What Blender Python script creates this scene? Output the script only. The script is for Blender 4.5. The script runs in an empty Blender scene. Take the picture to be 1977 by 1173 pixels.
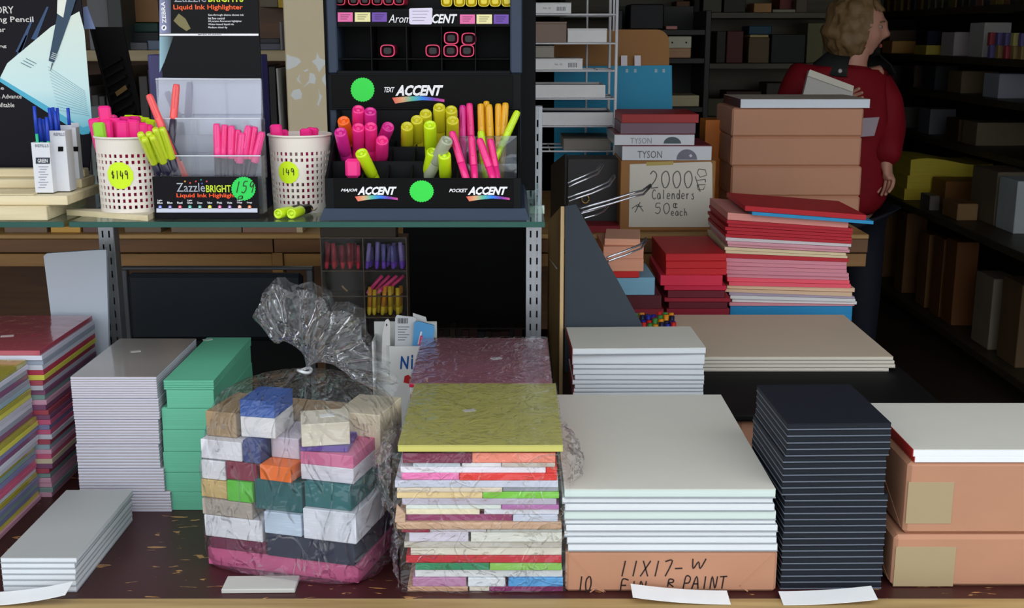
import bpy, bmesh, math, random
from mathutils import Vector, Matrix, Quaternion, noise
random.seed(7)
SC = bpy.context.scene
COL = SC.collection
# ------------------------------------------------------------------ camera
F = 2250.0                      # focal length in pixels of the 1977x1173 frame
TH = math.radians(13.0)
CAMZ = 1.475
CX, CY = 988.5, 586.5
cd = bpy.data.cameras.new('camera'); cam = bpy.data.objects.new('camera', cd); COL.objects.link(cam)
cd.sensor_fit = 'HORIZONTAL'; cd.sensor_width = 36.0; cd.lens = 36.0 * F / 1977.0
cd.clip_start = 0.05; cd.clip_end = 100
cam.location = (0, 0, CAMZ); cam.rotation_euler = (math.pi / 2 - TH, 0, 0)
SC.camera = cam
# ------------------------------------------------------------------ daylight: overcast sky seen through the open shop front
w = bpy.data.worlds.new('World'); SC.world = w; w.use_nodes = True
bg = w.node_tree.nodes['Background']
bg.inputs['Color'].default_value = (0.93, 0.965, 1.0, 1); bg.inputs['Strength'].default_value = 2.3
SC.view_settings.view_transform = 'Standard'; SC.view_settings.look = 'None'
SC.view_settings.exposure = -0.28; SC.view_settings.gamma = 1.0; SC.view_settings.use_curve_mapping = False
SC.cycles.max_bounces = 7; SC.cycles.diffuse_bounces = 3; SC.cycles.glossy_bounces = 3
SC.cycles.transmission_bounces = 4; SC.cycles.transparent_max_bounces = 40
SC.cycles.caustics_reflective = False; SC.cycles.caustics_refractive = False
# ------------------------------------------------------------------ pixel -> place
CT, ST = math.cos(TH), math.sin(TH)
def ray(px, py):
    x = (px - CX) / F; y = (CY - py) / F
    return Vector((x, CT + y * ST, -ST + y * CT))
def atY(px, py, Y):
    d = ray(px, py); t = Y / d.y
    return Vector((d.x * t, Y, CAMZ + d.z * t))
def atZ(px, py, z):
    d = ray(px, py); t = (z - CAMZ) / d.z
    return Vector((d.x * t, d.y * t, z))
def atX(px, py, x):
    d = ray(px, py); t = x / d.x
    return Vector((x, d.y * t, CAMZ + d.z * t))
def fr(px0, px1, py0, py1, Y):
    m = (py0 + py1) / 2
    return atY(px0, m, Y).x, atY(px1, m, Y).x, atY(px0, py0, Y).z, atY(px0, py1, Y).z
# ------------------------------------------------------------------ materials
def lin(c):
    c = c / 255.0
    return c / 12.92 if c <= 0.04045 else ((c + 0.055) / 1.055) ** 2.4
def L(rgb, k=1.0):
    return tuple(min(1, lin(v) * k) for v in rgb) + (1,)
_M = {}
def mat(rgb, rough=.55, var=.07, scale=25., bump=0., metal=0., coat=0., lines=0., spec=.4, bscale=None, name=None):
    key = (rgb, rough, var, scale, bump, metal, coat, lines, spec, bscale)
    if key in _M: return _M[key]
    m = bpy.data.materials.new(name or 'surface_%02x%02x%02x' % rgb); m.use_nodes = True
    nt = m.node_tree; N = nt.nodes; K = nt.links.new
    b = N['Principled BSDF']
    b.inputs['Roughness'].default_value = rough; b.inputs['Metallic'].default_value = metal
    b.inputs['Specular IOR Level'].default_value = spec
    b.inputs['Coat Weight'].default_value = coat; b.inputs['Coat Roughness'].default_value = .06
    tc = N.new('ShaderNodeTexCoord'); nz = N.new('ShaderNodeTexNoise')
    nz.inputs['Scale'].default_value = scale; nz.inputs['Detail'].default_value = 3
    K(tc.outputs['Object'], nz.inputs['Vector'])
    mx = N.new('ShaderNodeMix'); mx.data_type = 'RGBA'
    mx.inputs[6].default_value = L(rgb, 1 - var); mx.inputs[7].default_value = L(rgb, 1 + var)
    K(nz.outputs['Fac'], mx.inputs[0])
    out = mx.outputs[2]
    h = None
    if lines:
        mp = N.new('ShaderNodeMapping'); mp.inputs['Scale'].default_value = (3, 3, 900)
        K(tc.outputs['Object'], mp.inputs['Vector'])
        n2 = N.new('ShaderNodeTexNoise'); n2.inputs['Scale'].default_value = 1.0; n2.inputs['Detail'].default_value = 2
        K(mp.outputs['Vector'], n2.inputs['Vector'])
        m2 = N.new('ShaderNodeMix'); m2.data_type = 'RGBA'; m2.blend_type = 'MULTIPLY'
        m2.inputs[0].default_value = lines
        cr = N.new('ShaderNodeValToRGB'); cr.color_ramp.elements[0].position = .3; cr.color_ramp.elements[1].position = .65
        cr.color_ramp.elements[0].color = (.55, .55, .55, 1)
        K(n2.outputs['Fac'], cr.inputs['Fac']); K(out, m2.inputs[6]); K(cr.outputs['Color'], m2.inputs[7])
        out = m2.outputs[2]
    K(out, b.inputs['Base Color'])
    if bump:
        n3 = N.new('ShaderNodeTexNoise'); n3.inputs['Scale'].default_value = bscale or scale; n3.inputs['Detail'].default_value = 4
        K(tc.outputs['Object'], n3.inputs['Vector'])
        bp = N.new('ShaderNodeBump'); bp.inputs['Strength'].default_value = bump; bp.inputs['Distance'].default_value = .01
        K(n3.outputs['Fac'], bp.inputs['Height']); K(bp.outputs['Normal'], b.inputs['Normal'])
        if coat: K(bp.outputs['Normal'], b.inputs['Coat Normal'])
    _M[key] = m
    return m
def wood(rgb, rgb2, scale=8., rough=.5, axis=0, name='wood'):
    key = ('wood', rgb, rgb2, scale, axis)
    if key in _M: return _M[key]
    m = bpy.data.materials.new(name); m.use_nodes = True
    nt = m.node_tree; N = nt.nodes; K = nt.links.new; b = N['Principled BSDF']
    b.inputs['Roughness'].default_value = rough
    tc = N.new('ShaderNodeTexCoord'); mp = N.new('ShaderNodeMapping')
    s = [scale * 6] * 3; s[axis] = scale * .4
    mp.inputs['Scale'].default_value = s
    nz = N.new('ShaderNodeTexNoise'); nz.inputs['Scale'].default_value = 1.5; nz.inputs['Detail'].default_value = 6; nz.inputs['Distortion'].default_value = .6
    cr = N.new('ShaderNodeValToRGB'); cr.color_ramp.elements[0].position = .3; cr.color_ramp.elements[1].position = .7
    cr.color_ramp.elements[0].color = L(rgb); cr.color_ramp.elements[1].color = L(rgb2)
    bp = N.new('ShaderNodeBump'); bp.inputs['Strength'].default_value = .12; bp.inputs['Distance'].default_value = .004
    K(tc.outputs['Object'], mp.inputs['Vector']); K(mp.outputs['Vector'], nz.inputs['Vector'])
    K(nz.outputs['Fac'], cr.inputs['Fac']); K(cr.outputs['Color'], b.inputs['Base Color'])
    K(nz.outputs['Fac'], bp.inputs['Height']); K(bp.outputs['Normal'], b.inputs['Normal'])
    _M[key] = m
    return m
def film(name, haze=.06, gloss=.10, rough=.12, bump=.5, bscale=18., tint=(1, 1, 1), k=1.0, cap=.4, crease=0., cscale=(9, 9, 5)):
    """thin clear plastic: mostly straight-through, a Fresnel mirror on its creases and a little white haze"""
    m = bpy.data.materials.new(name); m.use_nodes = True
    nt = m.node_tree; N = nt.nodes; K = nt.links.new
    N.remove(N['Principled BSDF']); o = N['Material Output']
    tr = N.new('ShaderNodeBsdfTransparent'); tr.inputs['Color'].default_value = tint + (1,)
    gl = N.new('ShaderNodeBsdfGlossy'); gl.inputs['Roughness'].default_value = rough; gl.inputs['Color'].default_value = (.95, .97, 1, 1)
    df = N.new('ShaderNodeBsdfDiffuse'); df.inputs['Color'].default_value = (.85, .88, .92, 1)
    tc = N.new('ShaderNodeTexCoord'); nz = N.new('ShaderNodeTexNoise'); nz.inputs['Scale'].default_value = bscale
    nz.inputs['Detail'].default_value = 3; nz.inputs['Distortion'].default_value = 1.2
    bp = N.new('ShaderNodeBump'); bp.inputs['Strength'].default_value = bump; bp.inputs['Distance'].default_value = .02
    K(tc.outputs['Object'], nz.inputs['Vector']); K(nz.outputs['Fac'], bp.inputs['Height']); K(bp.outputs['Normal'], gl.inputs['Normal'])
    fz = N.new('ShaderNodeFresnel'); fz.inputs['IOR'].default_value = 1.35; K(bp.outputs['Normal'], fz.inputs['Normal'])
    ma = N.new('ShaderNodeMath'); ma.operation = 'MULTIPLY_ADD'; ma.use_clamp = True
    ma.inputs[1].default_value = k; ma.inputs[2].default_value = gloss
    mn = N.new('ShaderNodeMath'); mn.operation = 'MINIMUM'; mn.inputs[1].default_value = cap
    K(fz.outputs['Fac'], ma.inputs[0])
    m1 = N.new('ShaderNodeMixShader'); m1.inputs['Fac'].default_value = haze
    K(tr.outputs[0], m1.inputs[1]); K(df.outputs[0], m1.inputs[2])
    if crease:      # sharp fold ridges: relief only, so that the sky glints on them
        acc = nz.outputs['Fac']
        for q, (rx, ry, rz) in enumerate(((.3, .5, .7), (.9, -.4, -.6))):
            mp = N.new('ShaderNodeMapping'); mp.inputs['Scale'].default_value = cscale; mp.inputs['Rotation'].default_value = (rx, ry, rz); mp.inputs['Location'].default_value = (q * 3.1, 0, q)
            n4 = N.new('ShaderNodeTexNoise'); n4.inputs['Scale'].default_value = 1.; n4.inputs['Detail'].default_value = 2; n4.inputs['Distortion'].default_value = .8
            cr = N.new('ShaderNodeValToRGB'); e = cr.color_ramp.elements; e[0].position = .47; e[0].color = (0, 0, 0, 1); e[1].position = .5; e[1].color = (1, 1, 1, 1); z = e.new(.53); z.color = (0, 0, 0, 1)
            K(tc.outputs['Object'], mp.inputs['Vector']); K(mp.outputs['Vector'], n4.inputs['Vector']); K(n4.outputs['Fac'], cr.inputs['Fac'])
            ad = N.new('ShaderNodeMath'); ad.operation = 'MULTIPLY_ADD'; ad.inputs[1].default_value = crease
            K(cr.outputs['Color'], ad.inputs[0]); K(acc, ad.inputs[2]); acc = ad.outputs[0]
        K(acc, bp.inputs['Height'])
    m2 = N.new('ShaderNodeMixShader'); K(ma.outputs[0], mn.inputs[0]); K(mn.outputs[0], m2.inputs['Fac']); K(m1.outputs[0], m2.inputs[1]); K(gl.outputs[0], m2.inputs[2])
    K(m2.outputs[0], o.inputs['Surface'])
    return m
def ramp_mat(name, stops, axis=0, rough=.45):
    """printed colour run along a Generated axis (a rainbow swoosh, a poster's printed fade)"""
    m = bpy.data.materials.new(name); m.use_nodes = True
    nt = m.node_tree; N = nt.nodes; K = nt.links.new; b = N['Principled BSDF']; b.inputs['Roughness'].default_value = rough
    tc = N.new('ShaderNodeTexCoord'); sx = N.new('ShaderNodeSeparateXYZ'); cr = N.new('ShaderNodeValToRGB')
    K(tc.outputs['Generated'], sx.inputs[0]); K(sx.outputs[axis], cr.inputs['Fac']); K(cr.outputs['Color'], b.inputs['Base Color'])
    e = cr.color_ramp.elements
    while len(e) < len(stops): e.new(.5)
    for i, (p, c) in enumerate(stops): e[i].position = p; e[i].color = L(c)
    return m
# ------------------------------------------------------------------ objects
def wm(o):
    return (wm(o.parent) @ o.matrix_parent_inverse if o.parent else Matrix()) @ o.matrix_basis
def adopt(o, parent):
    if parent is not None:
        o.parent = parent; o.matrix_parent_inverse = wm(parent).inverted()
    return o
def tag(o, label=None, cat=None, group=None, kind=None):
    if label: o['label'] = label
    if cat: o['category'] = cat
    if group: o['group'] = group
    if kind: o['kind'] = kind
    return o
def thing(name, label, cat, loc=(0, 0, 0), group=None, yaw=0.):
    o = bpy.data.objects.new(name, None); COL.objects.link(o); o.empty_display_size = .05
    o.location = loc; o.rotation_euler = (0, 0, yaw)
    return tag(o, label, cat, group)
def obj(name, me, m, parent=None, loc=(0, 0, 0), rot=None):
    o = bpy.data.objects.new(name, me); COL.objects.link(o)
    o.location = loc
    if rot is not None:
        if isinstance(rot, Quaternion): o.rotation_mode = 'QUATERNION'; o.rotation_quaternion = rot
        else: o.rotation_euler = rot
    if m is not None:
        if len(me.materials) == 0: me.materials.append(m)
        elif me.materials[0] is not m: 
            o.material_slots[0].link = 'OBJECT'; o.material_slots[0].material = m
    return adopt(o, parent)
def mesh(name, v, f, m, parent=None, smooth=False, loc=None):
    """world-space vertices; the origin moves to the middle of the base"""
    v = [Vector(p) for p in v]
    if loc is None:
        xs = [p.x for p in v]; ys = [p.y for p in v]; zs = [p.z for p in v]
        loc = Vector(((min(xs) + max(xs)) / 2, (min(ys) + max(ys)) / 2, min(zs)))
    loc = Vector(loc)
    me = bpy.data.meshes.new(name); me.from_pydata([p - loc for p in v], [], f); me.update()
    bm = bmesh.new(); bm.from_mesh(me); bmesh.ops.recalc_face_normals(bm, faces=bm.faces)
    for fc in bm.faces: fc.smooth = smooth
    bm.to_mesh(me); bm.free()
    return obj(name, me, m, parent, loc)
_B = {}
def boxmesh(w, d, h, bev):
    k = (round(w, 5), round(d, 5), round(h, 5), round(bev, 5))
    if k not in _B:
        bm = bmesh.new(); bmesh.ops.create_cube(bm, size=1)
        for v in bm.verts: v.co = Vector((v.co.x * w, v.co.y * d, (v.co.z + .5) * h))
        if bev > 0: bmesh.ops.bevel(bm, geom=list(bm.edges), offset=min(bev, w * .3, d * .3, h * .3), segments=1, affect='EDGES')
        me = bpy.data.meshes.new('box'); bm.to_mesh(me); bm.free(); _B[k] = me
    return _B[k]
def box(name, x, y, z, w, d, h, m, parent=None, yaw=0., bev=.0008, pitch=0., roll=0.):
    me = boxmesh(w, d, h, bev)
    o = bpy.data.objects.new(name, me); COL.objects.link(o)
    o.location = (x, y, z); o.rotation_euler = (pitch, roll, yaw)
    if len(me.materials) == 0: me.materials.append(m)
    elif me.materials[0] is not m:
        o.material_slots[0].link = 'OBJECT'; o.material_slots[0].material = m
    return adopt(o, parent)
def fbox(name, px0, px1, py0, py1, Y, depth, m, parent=None, yaw=0., bev=.0008, pitch=0., roll=0.):
    """box whose front face (on the plane y=Y) covers that rectangle of the photograph"""
    x0, x1, z1, z0 = fr(px0, px1, py0, py1, Y)
    return box(name, (x0 + x1) / 2, Y + depth / 2, z0, x1 - x0, depth, z1 - z0, m, parent, yaw, bev, pitch, roll)
def xbox(name, x0, x1, y0, y1, z0, z1, m, parent=None, bev=.001):
    return box(name, (x0 + x1) / 2, (y0 + y1) / 2, z0, x1 - x0, y1 - y0, z1 - z0, m, parent, 0., bev)
def struct(o):
    o['kind'] = 'structure'; return o
def frame_of(d):
    d = d.normalized(); a = Vector((0, 0, 1)) if abs(d.z) < .9 else Vector((1, 0, 0))
    u = d.cross(a).normalized(); return u, d.cross(u).normalized()
def tube_geo(pts, r, n=8):
    pts = [Vector(p) for p in pts]; V = []; Fs = []
    rs = r if isinstance(r, (list, tuple)) else [r] * len(pts)
    u = None
    for i, p in enumerate(pts):
        d = (pts[min(i + 1, len(pts) - 1)] - pts[max(i - 1, 0)]).normalized()
        if u is None: u, _ = frame_of(d)
        u = (u - d * u.dot(d)).normalized(); v_ = d.cross(u)
        for k in range(n):
            a = 2 * math.pi * k / n
            V.append(p + (u * math.cos(a) + v_ * math.sin(a)) * rs[i])
    for i in range(len(pts) - 1):
        for k in range(n):
            Fs.append((i * n + k, i * n + (k + 1) % n, (i + 1) * n + (k + 1) % n, (i + 1) * n + k))
    Fs.append(tuple(range(n - 1, -1, -1))); Fs.append(tuple((len(pts) - 1) * n + k for k in range(n)))
    return V, Fs
def tube(name, pts, r, m, parent=None, n=8):
    V, Fs = tube_geo(pts, r, n); return mesh(name, V, Fs, m, parent, True)
def merge(parts):
    V = []; Fs = []
    for v, f in parts:
        o = len(V); V += list(v); Fs += [tuple(i + o for i in q) for q in f]
    return V, Fs
def prism(name, pts, off, m, parent=None):
    """a flat outline (3-D points) given a thickness vector"""
    n = len(pts); off = Vector(off); V = [Vector(p) for p in pts] + [Vector(p) + off for p in pts]
    Fs = [tuple(range(n)), tuple(range(2 * n - 1, n - 1, -1))] + [(i, (i + 1) % n, n + (i + 1) % n, n + i) for i in range(n)]
    return mesh(name, V, Fs, m, parent)
def prism_px(name, pxs, Y, th, m, parent=None):
    return prism(name, [atY(a, b, Y) for a, b in pxs], (0, th, 0), m, parent)
def lathe_mesh(prof, n=16):
    V = []; Fs = []
    for r, z in prof:
        for k in range(n):
            a = 2 * math.pi * k / n; V.append((r * math.cos(a), r * math.sin(a), z))
    for i in range(len(prof) - 1):
        for k in range(n): Fs.append((i * n + k, i * n + (k + 1) % n, (i + 1) * n + (k + 1) % n, (i + 1) * n + k))
    Fs.append(tuple(range(n - 1, -1, -1))); Fs.append(tuple((len(prof) - 1) * n + k for k in range(n)))
    me = bpy.data.meshes.new('turned'); me.from_pydata(V, [], Fs)
    for p in me.polygons: p.use_smooth = len(p.vertices) == 4
    me.update()
    return me
# ------------------------------------------------------------------ printing and handwriting
def text(name, s, px0, px1, py0, py1, Y, m, parent, shear=0., bold=0., rot=0., off=.0006):
    """flat lettering filling a rectangle of the photograph on the plane y=Y"""
    cu = bpy.data.curves.new('t', 'FONT'); cu.body = s; cu.size = 1; cu.shear = shear; cu.offset = bold; cu.resolution_u = 2
    to = bpy.data.objects.new('t', cu); me = bpy.data.meshes.new_from_object(to)
    bpy.data.objects.remove(to); bpy.data.curves.remove(cu)
    vs = [v.co.copy() for v in me.vertices]
    if rot == 90: vs = [Vector((-v.y, v.x, 0)) for v in vs]
    ax, bx = min(v.x for v in vs), max(v.x for v in vs); ay, by = min(v.y for v in vs), max(v.y for v in vs)
    x0, x1, z1, z0 = fr(px0, px1, py0, py1, Y)
    loc = Vector(((x0 + x1) / 2, Y - off, z0))
    for v, c in zip(me.vertices, vs):
        v.co = Vector((x0 + (c.x - ax) / (bx - ax) * (x1 - x0), Y - off, z0 + (c.y - ay) / (by - ay) * (z1 - z0))) - loc
    me.update()
    return obj(name, me, m, parent, loc)
ST_ = {  # pen strokes in a unit box
 '1': [[(.5, 0), (.55, 1)]], '0': [[(.5, 1), (.15, .8), (.1, .4), (.35, 0), (.7, .1), (.9, .5), (.75, .9), (.5, 1)]],
 '2': [[(.1, .8), (.4, 1), (.75, .8), (.6, .45), (.1, 0), (.9, .02)]], '5': [[(.85, 1), (.3, .98), (.22, .6), (.7, .6), (.8, .25), (.5, 0), (.1, .1)]],
 '7': [[(.1, .95), (.85, 1), (.4, 0)]], '9': [[(.8, .85), (.4, 1), (.2, .7), (.5, .5), (.8, .8), (.75, 0)]], '4': [[(.3, 1), (.15, .4), (.9, .45)], [(.7, .8), (.65, 0)]],
 'X': [[(.1, 1), (.9, 0)], [(.9, 1), (.1, 0)]], '-': [[(.1, .5), (.9, .52)]], 'W': [[(.05, 1), (.2, .05), (.5, .7), (.7, .05), (1, 1)]],
 'F': [[(.2, 0), (.3, 1), (.95, .95)], [(.25, .55), (.75, .55)]], 'I': [[(.5, 0), (.5, 1)]], 'N': [[(.1, 0), (.2, 1), (.75, .05), (.9, 1)]],
 'R': [[(.1, 0), (.2, 1), (.75, .95), (.7, .6), (.2, .5), (.85, 0)]], 'P': [[(.1, 0), (.25, 1), (.85, .9), (.75, .5), (.2, .45)]],
 'A': [[(.05, 0), (.5, 1), (.9, 0)], [(.2, .4), (.8, .4)]], 'T': [[(.5, 0), (.55, 1)], [(.05, .97), (1, 1)]],
 'O': [[(.5, 1), (.15, .8), (.1, .4), (.4, 0), (.75, .1), (.9, .5), (.75, .9), (.5, 1)]], 'L': [[(.2, 1), (.2, 0), (.8, .02)]], 'D': [[(.2, 0), (.2, 1), (.8, .7), (.7, .15), (.2, 0)]],
 'C': [[(.9, .85), (.5, 1), (.12, .6), (.2, .15), (.6, 0), (.9, .15)]], 'a': [[(.8, .55), (.4, .6), (.15, .25), (.4, 0), (.75, .2), (.8, .55), (.85, 0)]],
 'l': [[(.5, 1), (.45, 0)]], 'e': [[(.15, .3), (.8, .35), (.6, .6), (.25, .5), (.2, .1), (.8, .05)]], 'n': [[(.15, 0), (.2, .6)], [(.2, .4), (.6, .6), (.8, 0)]],
 'd': [[(.8, .3), (.4, .6), (.15, .25), (.5, 0), (.8, .3)], [(.85, 1), (.82, 0)]], 'r': [[(.25, 0), (.25, .6)], [(.25, .4), (.7, .6)]],
 's': [[(.8, .55), (.3, .5), (.7, .25), (.6, 0), (.15, .05)]], 'c': [[(.8, .5), (.4, .6), (.15, .25), (.45, 0), (.8, .1)]], 'h': [[(.2, 1), (.2, 0)], [(.2, .35), (.6, .55), (.8, 0)]],
 '$': [[(.8, .8), (.3, .8), (.25, .55), (.75, .45), (.7, .2), (.2, .2)], [(.5, 1), (.5, 0)]], '^': [[(.8, .9), (.3, .95), (.3, .6), (.8, .6)], [(.55, 1), (.55, .5)]], '.': [[(.45, .02), (.5, .05)]], ' ': [],
}
def smooth_line(p, k=4):
    if len(p) < 3: return p
    q = []
    for i in range(len(p) - 1):
        a, b, c, d = p[max(i - 1, 0)], p[i], p[i + 1], p[min(i + 2, len(p) - 1)]
        for j in range(k):
            t = j / k
            q.append(tuple(.5 * (2 * b[m] + (c[m] - a[m]) * t + (2 * a[m] - 5 * b[m] + 4 * c[m] - d[m]) * t * t + (3 * b[m] - a[m] - 3 * c[m] + d[m]) * t ** 3) for m in (0, 1)))
    return q + [p[-1]]
def ribbon_px(name, lines, Y, wpx, m, parent, off=.0005):
    """flat ink strokes given as photograph polylines on the plane y=Y"""
    V = []; Fs = []
    for ln in lines:
        if len(ln) < 2: continue
        for i, p in enumerate(ln):
            a, b = ln[max(i - 1, 0)], ln[min(i + 1, len(ln) - 1)]
            dx, dy = b[0] - a[0], b[1] - a[1]; l = math.hypot(dx, dy) or 1
            nx, ny = -dy / l * wpx / 2, dx / l * wpx / 2
            q = atY(p[0] + nx, p[1] + ny, Y - off); r = atY(p[0] - nx, p[1] - ny, Y - off)
            V += [q, r]
            if i: k = len(V); Fs.append((k - 4, k - 3, k - 1, k - 2))
    return mesh(name, V, Fs, m, parent)
def hand(name, s, px0, px1, py0, py1, Y, wpx, m, parent, slant=0.):
    cw = (px1 - px0) / len(s); lines = []
    for i, ch in enumerate(s):
        for st in ST_.get(ch, []):
            lines.append([(px0 + (i + .08 + u * .84) * cw + slant * v * (py1 - py0), py1 - v * (py1 - py0)) for u, v in smooth_line(st)])
    return ribbon_px(name, lines, Y, wpx, m, parent)
def starburst(name, cx, cy, rx, ry, Y, m, parent, n=28, th=.0005):
    pts = []
    for k in range(2 * n):
        a = math.pi * k / n; q = 1.0 if k % 2 else .93
        pts.append(atY(cx + rx * q * math.cos(a), cy + ry * q * math.sin(a), Y - th))
    return prism(name, pts, (0, th * .8, 0), m, parent)
# ================================================================== the setting
TZ = .75; SZ = 1.211; KZ = .985           # table top, glass shelf top, counter top
GREYW = (150, 145, 135)
struct(xbox('floor', -3.25, 3.45, .6, 9.05, -.05, 0, mat((58, 46, 40), .5, .25, 6, .1)))
struct(xbox('pavement', -12, 12, -14, .6, -.06, -.01, mat((150, 148, 142), .8, .15, 4, .2)))
struct(xbox('ceiling', -3.25, 3.45, 1.2, 9.05, 2.8, 2.9, mat((95, 92, 88), .8, .1, 5)))
struct(xbox('wall_back', -3.25, 3.45, 8.99, 9.1, -.03, 2.85, mat((70, 62, 52), .8, .15, 4)))
struct(xbox('wall_left', -3.3, -3.2, 1.15, 9.05, -.03, 2.85, mat((80, 72, 62), .8, .15, 4)))
struct(xbox('wall_right', 3.4, 3.5, 1.15, 9.05, -.03, 2.85, mat((80, 72, 62), .8, .15, 4)))
struct(xbox('unseen_lintel_1', -3.3, 3.5, 1.12, 1.2, 2.5, 2.9, mat((110, 104, 96), .7, .1, 4)))  # unseen lintel, added and sized to limit sky light on the stack tops
# ================================================================== tables
def table_mat():
    m = mat((62, 26, 26), .42, .2, 14, .05).copy(); m.name = 'worn_maroon_paint'
    nt = m.node_tree; N = nt.nodes; K = nt.links.new; b = N['Principled BSDF']
    src = b.inputs['Base Color'].links[0].from_socket
    tc = N.new('ShaderNodeTexCoord'); mp = N.new('ShaderNodeMapping'); mp.inputs['Scale'].default_value = (22, 75, 30); mp.inputs['Rotation'].default_value = (0, 0, .35)
    nz = N.new('ShaderNodeTexNoise'); nz.inputs['Scale'].default_value = 1.0; nz.inputs['Detail'].default_value = 5; nz.inputs['Distortion'].default_value = 1.0
    cr = N.new('ShaderNodeValToRGB'); cr.color_ramp.elements[0].position = .655; cr.color_ramp.elements[1].position = .67
    mx = N.new('ShaderNodeMix'); mx.data_type = 'RGBA'; mx.inputs[7].default_value = L((176, 130, 78))
    K(tc.outputs['Object'], mp.inputs['Vector']); K(mp.outputs['Vector'], nz.inputs['Vector']); K(nz.outputs['Fac'], cr.inputs['Fac'])
    K(cr.outputs['Color'], mx.inputs[0]); K(src, mx.inputs[6]); K(mx.outputs[2], b.inputs['Base Color'])
    return m
TM = table_mat()
t = thing('display_table', 'long maroon painted display table with a bare wooden front lip', 'table', (0, 1.7, 0))
xbox('table_top', -1.35, 1.35, 1.412, 2.125, TZ - .035, TZ, TM, t)
xbox('front_lip', -1.35, 1.35, 1.372, 1.412, TZ - .06, TZ + .002, wood((150, 120, 74), (192, 164, 112), 5, name='lip_wood'), t, .004)
xbox('front_rail', -1.35, 1.35, 1.378, 1.408, TZ - .16, TZ - .0605, wood((118, 98, 66), (150, 124, 84), 5, name='rail_wood'), t)
for sx in (-1.3, 1.3):
    for sy in (1.45, 2.0): xbox('leg', sx - .03, sx + .03, sy - .03, sy + .03, 0, TZ - .0355, mat((70, 45, 35), .5), t)
t = thing('back_table', 'dark low table behind the display table carrying paper stacks', 'table', (.1, 2.4, 0))
xbox('table_top', -.40, .80, 2.18, 2.86, TZ - .04, TZ, mat((46, 30, 28), .5, .2), t)
for sx in (-.36, .75):
    for sy in (2.22, 2.8): xbox('leg', sx - .03, sx + .03, sy - .03, sy + .03, 0, TZ - .0405, mat((46, 30, 28), .5), t)
# ================================================================== paper stacks on the display table
WP = mat((222, 228, 233), .6, .03, 20, lines=.10); GCHIP = mat((150, 156, 162), .7)         # white pad paper
TOPC = mat((214, 212, 202), .65, .03, 20)                  # grey-beige cover sheet
KRAFT = mat((182, 132, 104), .6, .07, 9, .18, bscale=16)
INK = mat((40, 22, 20), .5)
RED_BIND = mat((120, 22, 26), .5)
def pad(name, label, cat, group, x, y, z, w, d, h, body, cover=None, yaw=0., binding=None, roll=0., pitch=0., chip=None):
    """a pad: paper block, cover sheet, backing board and, where it shows, a bound edge"""
    if cover is None and binding is None and chip is None:
        o = box(name, x, y, z, w, d, h, body, None, yaw, roll=roll, pitch=pitch, bev=.0007); return tag(o, label, cat, group)
    o = thing(name, label, cat, (x, y, z), group); o.rotation_euler = (pitch, roll, yaw)
    def part(n, lx, ly, lz, pw, pd, ph, m):
        q = box(n, lx, ly, lz, pw, pd, ph, m, None, bev=.0005); q.parent = o
    b0 = .0018 if chip else 0.; c0 = .0008 if cover else 0.
    part('paper_block', 0, 0, b0, w, d, h - b0 - c0, body)
    if cover: part('cover_sheet', 0, 0, h - c0, w + .0004, d + .0004, c0, cover)
    if chip: part('backing_board', 0, 0, 0, w + .0012, d + .0012, b0, chip)
    if binding: part('binding', -w / 2 - .0006, 0, 0, .0012, d, h, binding)
    return o
# --- 11x17 pads on their kraft package
x0, x1, zt, zb = fr(1092, 1500, 1064, 1145, 1.43)
kp = thing('kraft_package', 'pink-brown kraft paper package marked in pen under the large white pads', 'package', ((x0 + x1) / 2, 1.64, TZ))
KH = zt - TZ
xbox('wrapping', x0, x1, 1.43, 1.842, TZ, zt, KRAFT, kp, .004)
fold = KRAFT
for a, b in (((1096, 1066), (1169, 1143)), ((1497, 1068), (1428, 1130)), ((1428, 1130), (1444, 1141)), ((1169, 1143), (1150, 1135)), ((1150, 1135), (1139, 1143))):
    pa, pb = atY(*a, 1.4296), atY(*b, 1.4296)
    dv = (pb - pa).normalized(); nv = Vector((-dv.z, 0, dv.x)) * .0009
    prism('fold_line', [pa + nv, pb + nv, pb - nv, pa - nv], (0, .0005, 0), fold, kp)
hand('handwriting', '11X17-', 1190, 1318, 1082, 1112, 1.43, 2.6, INK, kp, .2)
hand('handwriting', 'W', 1330, 1362, 1078, 1098, 1.43, 2.6, INK, kp, .2)
hand('handwriting', '10', 1112, 1142, 1112, 1142, 1.43, 2.6, INK, kp, .1)
hand('handwriting', 'F', 1192, 1214, 1118, 1143, 1.43, 2.6, INK, kp, .1)
hand('handwriting', 'INGE', 1214, 1284, 1121, 1138, 1.43, 2.2, INK, kp, .1)
hand('handwriting', 'R', 1286, 1304, 1118, 1132, 1.43, 2.6, INK, kp, .1)
hand('handwriting', 'PAINT', 1316, 1402, 1112, 1136, 1.43, 2.6, INK, kp, .15)
ys = [943, 961, 972.5, 986.6, 1004, 1013, 1026, 1037, 1049.5, 1064]
dx = [(1090, 1497), (1086, 1492), (1091, 1495), (1090, 1498), (1091, 1497), (1093, 1501), (1090, 1499), (1095, 1499), (1097, 1501)]
for i in range(8, -1, -1):
    a, b, zt, zb = fr(dx[i][0], dx[i][1], ys[i], ys[i + 1], 1.43)
    if i == 8: zb = TZ + KH
    else: zb = prev
    prev = zt
    top = i == 0
    pad('drawing_pad', 'grey-covered large white drawing pad topmost on the kraft package' if top else 'large white drawing pad under the topmost pad on the kraft package', 'paper pad', None if top else 'large white pads on the kraft package',
        (a + b) / 2, 1.43 + .205 + random.uniform(-.001, .002), zb, b - a, .41, zt - zb, WP if i not in (0, 3) else mat((210, 226, 220), .6, .03, 20, lines=.12), TOPC if top else None, chip=GCHIP)
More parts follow.
